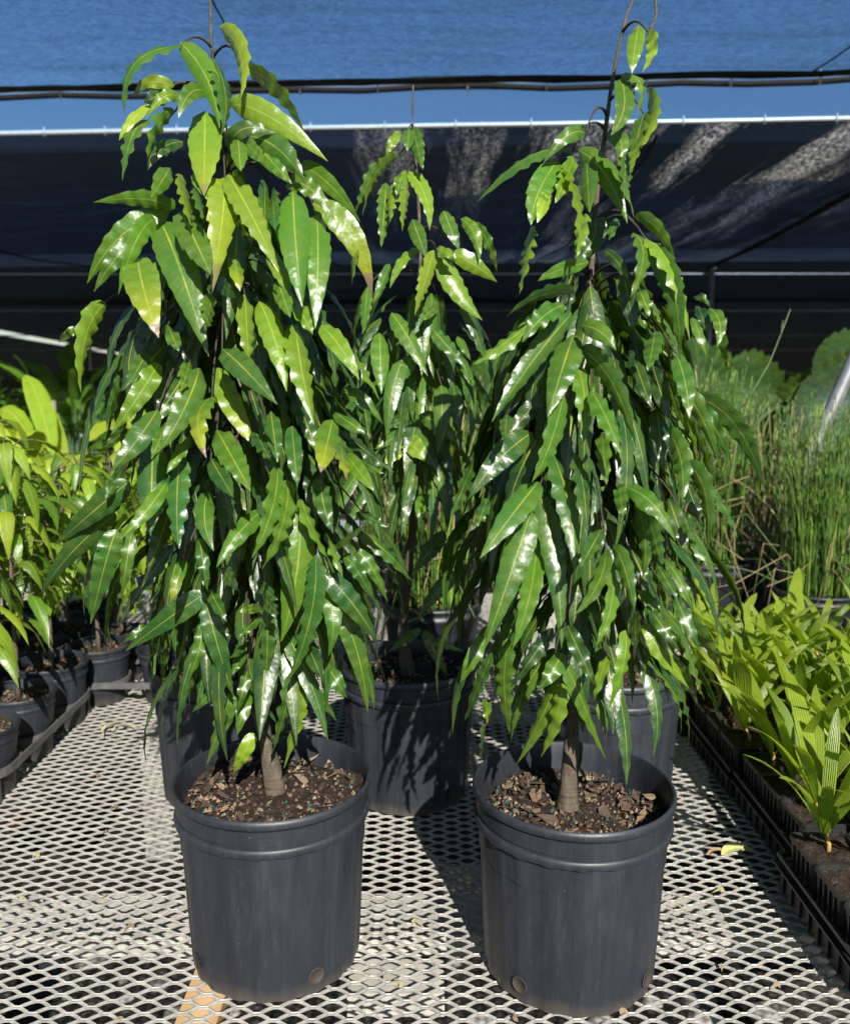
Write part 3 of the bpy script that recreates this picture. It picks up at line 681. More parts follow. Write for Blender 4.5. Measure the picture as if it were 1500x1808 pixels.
RIGHT = """1127,44,1115,130,27,2.2,1120,85; 1143,55,1133,128,16,2.4,1152,84; 1096,139,1078,238,36,1.2,1101,190; 1096,132,1123,208,18,2,1131,148; 1136,200,1112,290,23,1.2; 1141,160,1131,261,14,2.2,1151,205; 1140,200,1112,304,12,2
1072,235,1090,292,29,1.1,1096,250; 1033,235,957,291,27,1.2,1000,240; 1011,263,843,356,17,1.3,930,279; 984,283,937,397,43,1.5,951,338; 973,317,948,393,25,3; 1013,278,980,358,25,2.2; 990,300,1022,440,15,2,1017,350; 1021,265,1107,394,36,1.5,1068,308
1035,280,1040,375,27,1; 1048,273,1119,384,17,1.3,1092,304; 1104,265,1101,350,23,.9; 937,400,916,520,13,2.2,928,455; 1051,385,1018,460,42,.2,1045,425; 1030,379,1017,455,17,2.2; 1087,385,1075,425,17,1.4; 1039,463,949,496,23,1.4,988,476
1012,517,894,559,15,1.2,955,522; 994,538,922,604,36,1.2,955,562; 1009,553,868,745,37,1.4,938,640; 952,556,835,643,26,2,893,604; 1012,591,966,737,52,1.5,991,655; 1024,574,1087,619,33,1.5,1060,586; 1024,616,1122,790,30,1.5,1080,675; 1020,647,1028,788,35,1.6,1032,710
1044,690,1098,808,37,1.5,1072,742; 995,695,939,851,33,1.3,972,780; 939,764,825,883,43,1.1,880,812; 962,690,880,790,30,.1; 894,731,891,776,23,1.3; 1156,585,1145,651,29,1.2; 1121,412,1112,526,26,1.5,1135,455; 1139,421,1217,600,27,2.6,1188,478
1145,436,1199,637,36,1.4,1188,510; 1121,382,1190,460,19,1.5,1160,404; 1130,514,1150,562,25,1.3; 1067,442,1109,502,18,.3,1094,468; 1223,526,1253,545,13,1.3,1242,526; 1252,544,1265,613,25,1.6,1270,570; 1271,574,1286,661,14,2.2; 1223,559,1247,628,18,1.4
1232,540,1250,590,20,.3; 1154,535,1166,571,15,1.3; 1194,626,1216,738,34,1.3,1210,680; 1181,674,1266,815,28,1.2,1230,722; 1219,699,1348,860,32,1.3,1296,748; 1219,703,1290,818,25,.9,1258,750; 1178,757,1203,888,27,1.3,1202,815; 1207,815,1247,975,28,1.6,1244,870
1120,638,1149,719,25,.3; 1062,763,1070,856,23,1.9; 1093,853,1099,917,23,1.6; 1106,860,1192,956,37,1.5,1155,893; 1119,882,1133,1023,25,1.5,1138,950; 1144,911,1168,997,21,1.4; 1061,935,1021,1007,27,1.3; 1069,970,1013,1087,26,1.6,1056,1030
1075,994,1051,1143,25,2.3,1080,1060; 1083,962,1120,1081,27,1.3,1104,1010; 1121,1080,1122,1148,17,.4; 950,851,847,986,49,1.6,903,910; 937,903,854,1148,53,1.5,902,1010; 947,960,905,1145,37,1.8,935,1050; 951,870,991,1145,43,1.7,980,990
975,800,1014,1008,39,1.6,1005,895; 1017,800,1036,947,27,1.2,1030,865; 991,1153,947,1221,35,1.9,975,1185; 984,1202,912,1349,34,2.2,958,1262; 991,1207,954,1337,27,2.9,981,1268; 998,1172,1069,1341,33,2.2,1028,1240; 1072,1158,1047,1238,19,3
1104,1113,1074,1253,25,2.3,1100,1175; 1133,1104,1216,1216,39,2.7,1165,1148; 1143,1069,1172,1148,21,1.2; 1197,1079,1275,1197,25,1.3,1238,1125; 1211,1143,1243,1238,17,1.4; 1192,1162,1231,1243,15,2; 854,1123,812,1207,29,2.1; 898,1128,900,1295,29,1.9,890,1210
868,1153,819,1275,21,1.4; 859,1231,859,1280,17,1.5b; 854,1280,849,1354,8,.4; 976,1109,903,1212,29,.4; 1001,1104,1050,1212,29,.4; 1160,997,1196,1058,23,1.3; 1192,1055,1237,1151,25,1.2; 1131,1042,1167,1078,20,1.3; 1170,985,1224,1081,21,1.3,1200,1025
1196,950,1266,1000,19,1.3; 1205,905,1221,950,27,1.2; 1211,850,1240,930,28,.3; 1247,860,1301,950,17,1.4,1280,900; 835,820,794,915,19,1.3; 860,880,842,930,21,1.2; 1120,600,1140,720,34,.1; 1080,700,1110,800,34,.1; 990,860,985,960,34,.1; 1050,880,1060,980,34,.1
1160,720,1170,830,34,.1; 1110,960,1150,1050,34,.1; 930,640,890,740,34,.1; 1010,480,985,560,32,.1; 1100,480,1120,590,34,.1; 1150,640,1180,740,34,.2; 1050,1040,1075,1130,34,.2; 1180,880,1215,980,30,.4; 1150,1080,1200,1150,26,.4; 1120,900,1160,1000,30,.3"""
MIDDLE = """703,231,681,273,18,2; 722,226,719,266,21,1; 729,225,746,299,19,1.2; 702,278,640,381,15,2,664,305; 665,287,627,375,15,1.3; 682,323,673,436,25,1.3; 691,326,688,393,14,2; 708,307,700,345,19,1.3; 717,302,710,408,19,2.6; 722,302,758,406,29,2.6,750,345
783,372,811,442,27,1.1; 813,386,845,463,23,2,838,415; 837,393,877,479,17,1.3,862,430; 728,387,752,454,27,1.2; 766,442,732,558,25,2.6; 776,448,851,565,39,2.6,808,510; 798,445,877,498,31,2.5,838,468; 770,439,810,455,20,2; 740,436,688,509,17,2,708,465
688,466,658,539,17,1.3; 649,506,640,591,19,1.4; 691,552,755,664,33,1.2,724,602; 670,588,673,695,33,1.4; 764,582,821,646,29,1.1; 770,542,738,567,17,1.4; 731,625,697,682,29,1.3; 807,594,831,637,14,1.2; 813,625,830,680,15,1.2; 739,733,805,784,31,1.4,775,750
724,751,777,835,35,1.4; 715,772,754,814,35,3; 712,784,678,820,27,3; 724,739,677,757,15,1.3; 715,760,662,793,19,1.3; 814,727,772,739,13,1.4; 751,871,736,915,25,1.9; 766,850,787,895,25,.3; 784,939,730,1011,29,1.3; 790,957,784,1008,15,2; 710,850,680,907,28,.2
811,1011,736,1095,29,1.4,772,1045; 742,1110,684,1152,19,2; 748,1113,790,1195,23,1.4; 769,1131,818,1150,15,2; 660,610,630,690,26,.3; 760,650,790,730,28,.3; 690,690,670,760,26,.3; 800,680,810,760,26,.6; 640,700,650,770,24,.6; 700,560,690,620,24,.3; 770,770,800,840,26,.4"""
RT_L = [(40, .05), (200, .13), (350, .20), (500, .22), (700, .25), (950, .28), (1100, .21), (1250, .13), (1370, .07)]
RT_R = [(0, .04), (250, .11), (400, .15), (550, .19), (750, .23), (950, .26), (1150, .23), (1300, .13), (1350, .08)]
RT_M = [(220, .05), (400, .14), (600, .18), (800, .19), (1000, .17), (1200, .11)]
GRP = 'weeping trees in large black pots'
def fillL(mb, tw, ax):  # dark filler tones paint the shade inside the crown
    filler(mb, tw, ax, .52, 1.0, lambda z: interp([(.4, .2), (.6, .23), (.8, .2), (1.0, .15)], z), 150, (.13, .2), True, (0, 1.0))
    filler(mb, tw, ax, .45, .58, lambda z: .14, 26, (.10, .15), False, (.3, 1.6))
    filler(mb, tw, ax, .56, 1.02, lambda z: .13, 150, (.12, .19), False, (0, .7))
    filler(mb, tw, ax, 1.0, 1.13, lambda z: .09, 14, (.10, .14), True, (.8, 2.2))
def fillR(mb, tw, ax):  # inner leaves coloured dark, as if in the crown's shade
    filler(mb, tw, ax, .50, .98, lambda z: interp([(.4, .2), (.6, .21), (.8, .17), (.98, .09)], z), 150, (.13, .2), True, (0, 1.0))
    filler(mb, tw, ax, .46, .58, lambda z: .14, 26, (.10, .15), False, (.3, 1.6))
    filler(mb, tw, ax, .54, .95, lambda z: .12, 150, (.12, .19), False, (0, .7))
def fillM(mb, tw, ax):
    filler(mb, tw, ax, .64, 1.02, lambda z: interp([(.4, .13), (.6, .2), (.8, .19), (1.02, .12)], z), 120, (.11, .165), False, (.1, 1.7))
traced_tree('potted_tree', 'weeping potted tree at front left, pot beside the orange wood strip', 'potted tree', GRP, (-.218, 1.172), 1.172,
    [(484, 1385), (470, 1310), (455, 1245), (450, 1175), (446, 1070), (440, 1000), (430, 870), (412, 700), (402, 500), (395, 300), (385, 180), (374, 90), (371, 0), (371, -40)], .0150,
    LEFT, RT_L, .240, 1, fillL, 70, None, .3)
traced_tree('potted_tree', 'weeping potted tree at front right with a bare looping top shoot', 'potted tree', GRP, (.2075, 1.146), 1.146,
    [(1003, 1402), (1010, 1290), (1015, 1180), (1020, 1080), (1025, 900), (1030, 700), (1037, 560), (1050, 373), (1067, 240), (1081, 139), (1100, 48), (1116, 2), (1130, -18), (1148, -15), (1157, 5), (1157, 30), (1147, 52)], .0142,
    RIGHT, RT_R, .228, 2, fillR, 110, .0, 1.1, 1.0, 0, 1.25)
traced_tree('potted_tree', 'slimmer weeping potted tree standing between and behind the two front pots', 'potted tree', GRP, (-.034, 1.676), 1.676,
    [(718, 1180), (711, 1110), (722, 1000), (732, 880), (735, 760), (740, 640), (742, 500), (738, 345), (729, 223), (729, 150)], .0150,
    MIDDLE, RT_M, .238, 3, fillM, 50, None, .9, .9)
def plain_tree(loc, label, h, Rm, seed, nleaf, lean=(0, 0), soil_z=.24):
    root = thing('potted_tree', label, 'potted tree', loc, 0, GRP)
    big_pot(root, soil_z, seed, 55, None, seed * .7)
    ax = [Vector((lean[0] * t + .008 * math.sin(t * 9), lean[1] * t, soil_z - .01 + (h - soil_z) * t)) for t in [i / 12 for i in range(13)]]
    tb = MB(); tb.tube(ax, .016, .003, 12); tb.build('trunk', M['bark'], root)
    mb, tw = MB(), MB()
    filler(mb, tw, ax, soil_z + .16, h * .97, lambda z: Rm * interp([(0, .75), (.35, 1), (.7, .75), (1, .3)], (z - soil_z) / (h - soil_z)), nleaf, (.12, .18), False, (.2, 1.9))
    tw.build('twigs', M['twig'], root); mb.build('foliage', M['leaf'], root)
plain_tree((-.41, 1.68, 0), 'weeping potted tree in a pot half hidden behind the front left pot', .98, .17, 4, 90)
plain_tree((.372, 1.655, 0), 'weeping potted tree in a pot half hidden behind the front right pot', 1.0, .22, 5, 120, (.03, 0), .245)
# ---------------------------------------------------------------- young weeping trees in small pots, left
def small_pot(parent, r, h, seed, soilz):
    b = MB(); k = r / .08; q = h / .145
    def fn(rr, z, th): return rr * (1 + (.012 * (1 if math.cos(th * 14) > 0 else -1) if z < .045 * q else 0))
    prof = [(0, .003), (.058 * k, .003), (.060 * k, .0), (.0615 * k, .004), (.064 * k, .044 * q), (.0655 * k, .048 * q), (.0695 * k, .095 * q), (.0725 * k, .112 * q), (.0755 * k, .1145 * q), (.0758 * k, .120 * q),
            (.0738 * k, .1225 * q), (.0755 * k, .135 * q), (.0795 * k, .1375 * q), (.080 * k, .143 * q), (.0785 * k, .145 * q), (.0755 * k, .1435 * q), (.073 * k, .12 * q), (.071 * k, .10 * q)]
    lathe(b, prof, 56, fn); b.build('pot', M['pot'], parent, sharp=38)
    so = soil_disc(.0735 * k, soilz, .003, parent, seed); litter(so, .066 * k, soilz, 22, seed, None, .8)
YG = 'young weeping trees in small pots'
def young_tree(seed, h, nl):
    root = thing('potted_sapling', 'x', 'sapling', (0, 0, 0), 0, YG)
    small_pot(root, .08, .145, seed, .122)
    lx, ly = U(-.05, .05), U(-.05, .05)
    ax = [Vector((lx * t * t, ly * t * t, .115 + (h - .115) * t)) for t in [i / 9 for i in range(10)]]
    tb = MB(); tb.tube(ax, .0058, .002, 8, (.12, .09, .07, 0)); tb.build('stem', M['twig'], root)
    mb, tw = MB(), MB()
    for i in range(nl):
        t = (i + rnd.random()) / nl; z = .30 + (h - .30) * t ** .85; A = axis_at(ax, z); ph = i * 2.4 + U(-.5, .5); o = Vector((math.cos(ph), math.sin(ph), 0))
        out = U(.03, .10) * (1.2 - .6 * t); p0 = Vector((A.x, A.y, z)) + o * out + Vector((0, 0, U(.0, .03)))
        tw.tube([A, (A + p0) * .5 + Vector((0, 0, .012)), p0], .0016, .0009, 4, (.16, .13, .08, 0))
        L = U(.085, .135); p2 = p0 + o * L * U(.35, .75) + Vector((-o.y, o.x, 0)) * U(-.03, .03) - Vector((0, 0, L * U(.45, .95))); pm = (p0 + p2) * .5 + Vector((0, 0, L * U(.1, .22))) + o * .01
        leaf(mb, p0, pm, p2, U(.024, .034), U(2.0, 3.8) if rnd.random() < .8 else U(1.0, 2), (o * .5 + Vector((0, 0, 1))).normalized(), U(-.5, .5), 0, n=11, wave=.0022)
    tw.build('twigs', M['twig'], root); mb.build('foliage', M['young'], root); return root
protos = [young_tree(21, .62, 52), young_tree(22, .68, 58), young_tree(23, .56, 48)]
def carry_tray(cx, cy, nx, ny, s, label):
    root = thing('carry_tray', label, 'plant tray', (cx, cy, 0), 0, 'grey ring trays holding the saplings')
    b = MB(); z0, z1 = .052, .068; hx, hy = (nx * s) / 2 - .012, (ny * s) / 2 - .012; w_ = .008
    pts = []
    for (sx, sy, a0) in ((1, 1, 0), (-1, 1, 90), (-1, -1, 180), (1, -1, 270)):
        for k in range(5):
            a = R_(a0 + 22.5 * k); pts.append((sx * (hx - .05) + .05 * math.cos(a), sy * (hy - .05) + .05 * math.sin(a)))
    n = len(pts); vs = []
    for (x, y) in pts:
        l = math.hypot(x, y); ix, iy = x - x / l * w_, y - y / l * w_
        vs += [(x, y, z0), (x, y, z1), (ix, iy, z1), (ix, iy, z0)]
    b.add(vs, [(i * 4 + a, ((i + 1) % n) * 4 + a, ((i + 1) % n) * 4 + (a + 1) % 4, i * 4 + (a + 1) % 4) for i in range(n) for a in range(4)])
    b.build('rail', M['greyplastic'], root, False)
    b = MB()
    for i in range(nx):
        for j in range(ny):
            px_, py_ = (i - (nx - 1) / 2) * s, (j - (ny - 1) / 2) * s; m = 28; vs = []
            for k in range(m):
                th = 2 * math.pi * k / m; c, s_ = math.cos(th), math.sin(th)
                vs += [(px_ + .0705 * c, py_ + .0705 * s_, .050), (px_ + .0705 * c, py_ + .0705 * s_, .062), (px_ + .0765 * c, py_ + .0765 * s_, .062), (px_ + .0765 * c, py_ + .0765 * s_, .050)]
            b.add(vs, [(i_ * 4 + a, ((i_ + 1) % m) * 4 + a, ((i_ + 1) % m) * 4 + (a + 1) % 4, i_ * 4 + (a + 1) % 4) for i_ in range(m) for a in range(4)])
    b.build('pot_rings', M['greyplastic'], root, False)
    for (x, y) in ((hx - .02, hy - .02), (-hx + .02, hy - .02), (hx - .02, -hy + .02), (-hx + .02, -hy + .02)):
        b = MB(); b.box(x - .006, x + .006, y - .006, y + .006, .0, z0 + .002); b.build('foot', M['greyplastic'], root, False)
SX = .176
trays = [(-.99, 1.845, 2, 3, 'grey ring tray of saplings at the left edge, nearest the camera'), (-.672, 2.27, 3, 2, 'grey ring tray of saplings behind the half hidden back left pot'),
         (-1.10, 2.39, 2, 3, 'grey ring tray of saplings in the far left corner of the bench')]
spots = []
for ti, (cx, cy, nx, ny, lab) in enumerate(trays):
    carry_tray(cx, cy, nx, ny, SX, lab)
    for i in range(nx):
        for j in range(ny): spots.append((ti, i, j, cx + (i - (nx - 1) / 2) * SX, cy + (j - (ny - 1) / 2) * SX, nx, ny))
TN = ('the ring tray nearest the camera', 'the ring tray behind the back left pot', 'the far corner ring tray')
for q, (ti, i, j, x, y, nx, ny) in enumerate(spots):
    rowd = {2: ('front', 'back'), 3: ('front', 'middle', 'back')}[ny][j]; cold = {2: ('left', 'right'), 3: ('left', 'centre', 'right')}[nx][i]
    lab = 'yellow green sapling, %s row %s of %s' % (rowd, cold, TN[ti])
    if q < 3: o = protos[q]; o.location = (x, y, .0); o['label'] = lab
    else: o = dup(protos[q % 3], (x, y, .0), U(0, 6.28), lab, YG, U(.9, 1.08))

# ---------------------------------------------------------------- palm seedlings in square pots, right
PG = 'palm seedlings in square pots'
CELL = .093
def seedling(seed, nb, hL):
    root = thing('palm_seedling', 'x', 'seedling', (0, 0, 0), 0, PG)
    b = MB(); h = .1; a1, a0 = .0445, .036
    vs = []
    for (a, z) in ((a0, .006), (a1, h), (a1 + .0012, h), (a1 + .0012, h - .006), ):
        pass
    ring = []
    for (a, z) in ((a0, .006), (a1 - .001, h - .007), (a1 + .001, h - .006), (a1 + .001, h), (a1 - .0015, h), (a1 - .003, h - .03)):
        c_ = a * .16
        for (sx, sy) in ((1, -1), (1, 1), (-1, 1), (-1, -1)):
            first = (sx * a, sy * (a - c_)) if sx * sy < 0 else (sx * (a), sy * (a - c_))
            if (sx, sy) == (1, -1): pp = [(a - c_, -a), (a, -a + c_)]
            elif (sx, sy) == (1, 1): pp = [(a, a - c_), (a - c_, a)]
            elif (sx, sy) == (-1, 1): pp = [(-a + c_, a), (-a, a - c_)]
            else: pp = [(-a, -a + c_), (-a + c_, -a)]
            ring += [(x, y, z) for x, y in pp]
    b.add(ring, [(r * 8 + k, r * 8 + (k + 1) % 8, (r + 1) * 8 + (k + 1) % 8, (r + 1) * 8 + k) for r in range(5) for k in range(8)])
    # moulded ribs on each face
    for fx in (-.024, -.008, .008, .024):
        for s in (-1, 1):
            b.box(fx - .002, fx + .002, s * a1 - .002 if s > 0 else -a1 - .001, s * a1 + .001 if s > 0 else -a1 + .002, .045, h - .012)
            b.box(s * a1 - .002 if s > 0 else -a1 - .001, s * a1 + .001 if s > 0 else -a1 + .002, fx - .002, fx + .002, .045, h - .012)
    b.build('pot', M['blackplastic'], root, False)
    rs = random.Random(seed); sb = MB(); n = 12; vs = []
    for i in range(n + 1):
        for j in range(n + 1): vs.append(((i / n - .5) * .083, (j / n - .5) * .083, .093 + rs.uniform(-.003, .005)))
    sb.add(vs, [(i * (n + 1) + j, (i + 1) * (n + 1) + j, (i + 1) * (n + 1) + j + 1, i * (n + 1) + j + 1) for i in range(n) for j in range(n)]); sb.build('soil', M['soil'], root)
    st = MB(); lv = MB(); top = Vector((U(-.008, .008), U(-.008, .008), .125))
    if not nb: return root
    st.tube([(0, 0, .088), (0, 0, .105), top], .0042, .003, 7, (.42, .27, .08, 0)); st.build('stem', M['reed'], root)
    a = U(0, 6.28)
    for i in range(nb):
        ph = a + i * (2.3 + U(-.35, .35)); o = Vector((math.cos(ph), math.sin(ph), 0)); L = hL * U(.75, 1.12); sp = U(.22, .93)
        p2 = top + o * L * sp + Vector((0, 0, L * math.sqrt(max(.1, 1 - sp * sp)) * U(.75, 1.0))); pm = top + (p2 - top) * .5 + Vector((0, 0, L * .10 * (sp + .3))) - o * L * .02
        base = top - Vector((0, 0, .012)); face = (-o * .9 + Vector((0, 0, .55))).normalized()
        W = U(.024, .046)
        # the blade, often split in two at its tip
        if rnd.random() < .45:
            for sg in (-1, 1):
                sd = Vector((-o.y, o.x, 0)) * sg; leaf(lv, base, pm + sd * L * .09, p2 + sd * L * .2, W * .62, U(2.2, 3.5), face, .25 * sg, 0, 0.0006, 3, 11, .25, (.55, .6))
        else: leaf(lv, base, pm, p2, W, U(2.5, 3.7), face, U(-.25, .25), 0, .0006, 3, 12, .3, (.62, .62))
    lv.build('fronds', M['palm'], root); return root
sp_ = [seedling(50, 4, .205), seedling(51, 4, .23), seedling(52, 3, .185), seedling(53, 4, .215), seedling(54, 3, .19), seedling(55, 0, .2)]
bare = sp_.pop(); bare.name = 'square_pot'; bare['category'] = 'pot'; bare['group'] = 'bare square pots of soil'
def seed_tray(x0, y0, nx, ny, label):
    root = thing('seedling_tray', label, 'seedling tray', (x0, y0, 0), 0, 'black trays of palm seedlings')
    W, D = nx * CELL + .008, ny * CELL + .008
    for part, o_, z0, z1, t_ in (('tray_wall', .0, .0, .043, .003), ('tray_lip', .010, .043, .0465, .014), ('tray_rail', .006, .057, .0635, .005)):
        b = MB()
        xa, xb, ya, yb = -o_, W + o_, -o_, D + o_
        b.box(xa, xa + t_, ya, yb, z0, z1); b.box(xb - t_, xb, ya, yb, z0, z1); b.box(xa + t_, xb - t_, ya, ya + t_, z0, z1); b.box(xa + t_, xb - t_, yb - t_, yb, z0, z1)
        if part == 'tray_wall':
            for k in range(ny * 3):
                yy = D * (k + .5) / (ny * 3); b.box(-.004, -.0002, yy - .004, yy + .004, .004, .040)
        b.build(part, M['blackplastic'], root, False)
    return root
trows = [(.585, 1.035, 'nearest the camera'), (.617, 1.335, 'second from the camera'), (.612, 1.635, 'third from the camera'), (.60, 1.935, 'farthest back')]
trs = []
for r, (x0, y0, lab) in enumerate(trows):
    for c in (0, 1):
        if r == 0 and c == 1: nx = 2
        else: nx = 5 if c == 0 else 5
        if r == 0 and c == 0: nx = 5
        xx = x0 + c * (5 * CELL + .035)
        trs.append((xx, y0, nx, 3, r, c))
        seed_tray(xx, y0, nx, 3, 'palm seedling tray %s, %s' % (lab, 'along the bare mesh' if c == 0 else 'on the outer right side'))
k = 0
RN = ('nearest', 'second', 'third', 'farthest')
fr = ('front', 'middle', 'back'); cn = ('first', 'second', 'third', 'fourth', 'fifth')
for (xx, y0, nx, ny, r, c) in trs:
    for i in range(nx):
        for j in range(ny):
            x, y = xx + .004 + (i + .5) * CELL, y0 + .004 + (j + .5) * CELL
            if r == 0 and c == 0 and (i, j) in ((0, 0), (0, 1), (1, 0)):
                lab = 'bare square pot of dark soil, %s, nearest inner tray' % {(0, 0): 'corner one closest to the camera', (0, 1): 'behind the corner one', (1, 0): 'right of the corner one'}[(i, j)]
                if (i, j) == (0, 0): bare.location = (x, y, .004); bare['label'] = lab
                else: dup(bare, (x, y, .004), 0, lab, 'bare square pots of soil')
                continue
            lab = 'lime palm seedling, %s row, %s pot from the left, %s %s tray' % (fr[j], cn[i], RN[r], 'inner' if c == 0 else 'outer')
            if k < 5: o = sp_[k]; o.location = (x, y, .004); o['label'] = lab
            else: o = dup(sp_[rnd.randrange(5)], (x, y, .004), rnd.choice((0, 1.5708, 3.1416, 4.7124)), lab, PG, 1.0)
            k += 1

# ---------------------------------------------------------------- horsetail reeds
def reeds(seed, n, r, hmin, hmax, tan, messy):
    root = thing('potted_reeds', 'x', 'reed plant', (0, 0, 0), 0, 'pots of horsetail reeds')
    b = MB(); pr = r + .03
    lathe(b, [(0, .002), (pr * .86, .002), (pr * .86, .02), (pr * .97, .165), (pr * 1.01, .168), (pr * 1.01, .178), (pr * .99, .18), (pr, .195), (pr * 1.05, .197), (pr * 1.05, .208), (pr * 1.0, .208), (pr * .96, .17)], 56); b.build('pot', M['pot'], root)
    soil_disc(pr * .97, .19, .004, root, seed)
    m = MB()
    for i in range(n):
        q = r * math.sqrt(rnd.random()); th = U(0, 6.28); x, y = q * math.cos(th), q * math.sin(th); h = U(hmin, hmax)
        lx, ly = x * U(.05, .5) + rnd.gauss(0, .055), y * U(.05, .5) + rnd.gauss(0, .055); dead = rnd.random() < tan
        base = (.42, .32, .18) if dead else ((.065, .15, .022) if rnd.random() < .6 else (.16, .28, .03)); kk = U(.45, 1.3); nsh = U(0, .034)
        nn = int(h / .034); pts = []
        bend = U(.0, .5) if (dead and rnd.random() < .4) else 0
        for a in range(nn + 1):
            t = a / nn; t = max(0, min(1, t + (nsh / h if 0 < a < nn else 0) - .5 * .034 / h * (0 < a < nn)))
            pts.append(Vector((x + lx * t * t + bend * .5 * t ** 3 * math.cos(th), y + ly * t * t + bend * .5 * t ** 3 * math.sin(th), .185 + h * t * (1 - bend * .45 * t))))
        o0 = len(m.v); m.tube(pts, .0021, .0011, 5)
        for a in range(nn + 1):
            f = .55 if a % 3 == 0 else 1.15
            for z in range(5): m.col[o0 + a * 5 + z] = (base[0] * kk * f, base[1] * kk * f, base[2] * kk * f, 0)
        if rnd.random() < .25:
            m.tube([pts[-1], pts[-1] + Vector((0, 0, .012)), pts[-1] + Vector((0, 0, .022))], .003, .0015, 5, (.15, .16, .07, 0))
    for i in range(messy):
        th = U(0, 6.28); L = U(.2, .45); p = Vector((U(-r, r) * .7, U(-r, r) * .7, .2)); o = Vector((math.cos(th), math.sin(th), 0))
        cc = (.33, .24, .12, 0) if rnd.random() < .5 else (.1, .19, .05, 0)
        m.tube([p, p + o * L * .3 + Vector((0, 0, U(.02, .2))), p + o * L * .7 + Vector((U(-.05, .05), 0, U(.0, .25))), p + o * L + Vector((0, 0, U(-.12, .1)))], .002, .0012, 5, cc)
    o = m.build('stems', M['reed'], root); o['kind'] = 'stuff'; return root
rd = [reeds(61, 270, .12, .40, .72, .03, 30), reeds(62, 200, .12, .34, .60, .18, 36)]
def place_reed(src, loc, lab, first=False, sc=1.0):
    if first: src.location = loc; src['label'] = lab; src.scale = (sc,) * 3; return src
    return dup(src, loc, U(0, 6.28), lab, 'pots of horsetail reeds', sc)
place_reed(rd[0], (1.23, 2.66, 0), 'dense bright green horsetail reeds in a black pot beside the leaning pipe', True, .85)
place_reed(rd[1], (.80, 2.95, 0), 'half dried tan horsetail reeds in a pot behind the right tree', True, .97)
place_reed(rd[0], (.985, 3.0, 0), 'tall dark green horsetail clump standing between the tan reeds and bright reeds', False, .97)
place_reed(rd[0], (1.53, 2.85, 0), 'horsetail reeds in a pot to the right of the leaning pipe', False, .74)
place_reed(rd[1], (1.22, 3.1, 0), 'horsetail reeds in a pot behind the bright green clump', False, .95)
place_reed(rd[0], (.02, 2.46, 0), 'horsetail reeds in a dark pot directly behind the slim middle tree', False, .95)
place_reed(rd[1], (-.16, 3.45, 0), 'sparse horsetail reeds on the grey wooden bench far behind the middle tree', False, .8)
b = MB(); b.tube([atY(1310, 720, 2.7), atY(1335, 680, 2.7), atY(1358, 640, 2.7), atY(1378, 590, 2.7), atY(1395, 545, 2.7)], .0026, .0014, 5, (.13, .17, .07, 0))
b.tube([atY(1378, 590, 2.7), atY(1382, 565, 2.7)], .002, .001, 5, (.13, .17, .07, 0)); b.tube([atY(1310, 720, 2.7), atY(1280, 900, 2.72), (.98, 2.96, .19)], .003, .0026, 5, (.1, .15, .05, 0))
tag(b.build('reed_shoot', M['reed']), 'single long reed shoot rising above all the others against the dark cloth', 'reed')

# ---------------------------------------------------------------- fan palms and broad leaved plants beyond the bench
def fan_leaf(mb, st, root, c, fdir, rad, tn, span=5.0):
    st.tube([root, (root + c) * .5 + Vector((0, 0, .05)), c], .009, .005, 6, (.12, .16, .04, 0))
    fd = fdir.normalized(); up = Vector((0, 0, 1)); sx_ = fd.cross(up).normalized(); sy_ = sx_.cross(fd).normalized()
    n = 44; rings = 5; vs, uv = [c], [(0, 0)]; c0 = (U(.03, .07), U(.055, .11), U(.004, .012))
    for a in range(1, rings + 1):
        for k in range(n + 1):
            th = -span / 2 + span * k / n + math.pi / 2; q = rad * a / rings * (1 + (.02 * (-1) ** k if a == rings else 0)); z = -.3 * (a / rings) ** 2 * rad * (.5 + .5 * abs(math.cos(th))) + .022 * (-1) ** k * a / rings
            vs.append(c + sx_ * (q * math.cos(th)) + sy_ * (q * math.sin(th)) + fd * z); uv.append((k / n, a / rings))
    fs = [(0, 1 + k, 2 + k) for k in range(n)] + [(1 + (a - 1) * (n + 1) + k, 1 + a * (n + 1) + k, 2 + a * (n + 1) + k, 2 + (a - 1) * (n + 1) + k) for a in range(1, rings) for k in range(n)]
    mb.add(vs, fs, uv, (*c0, 0))
def fan_palm(loc, lab, leaves, tn):
    root = thing('fan_palm', lab, 'palm', loc, 0, 'fan palms beyond the bench'); mb, st = MB(), MB(); L0 = Vector(loc)
    for (dx, dy, z, az, rad) in [(a_ + U(-.12, .12) * q_, b_ + U(-.15, .15) * q_, c_ + .13 - .10 * q_, d_ + U(-30, 30) * q_, e_ * U(.66, .86)) for a_, b_, c_, d_, e_ in leaves for q_ in (0, 1, 2)]:
        c = Vector((dx, dy, z - loc[2])); f = Vector((math.sin(R_(az)), -math.cos(R_(az)), .45))
        fan_leaf(mb, st, Vector((0, 0, .05)), c, f, rad, tn + U(-.3, .3))
    st.build('stalks', M['reed'], root); mb.build('fronds', M['fan'], root)
    b = MB(); lathe(b, [(0, 0), (.13, 0), (.16, .25), (.168, .25), (.168, .27), (.155, .27), (.15, .2)], 32); b.build('pot', M['pot'], root); soil_disc(.152, .24, .004, root, 9)
fan_palm((2.35, 4.5, -.72), 'olive green fan palm just behind the leaning pipe', [(-.15, -.1, .62, -20, .40), (.28, .05, .50, 25, .42), (.0, .2, .74, 5, .36), (.35, .2, .15, 30, .4), (-.35, 0, .3, -30, .36), (.05, -.2, .05, 10, .35)], 1.5)
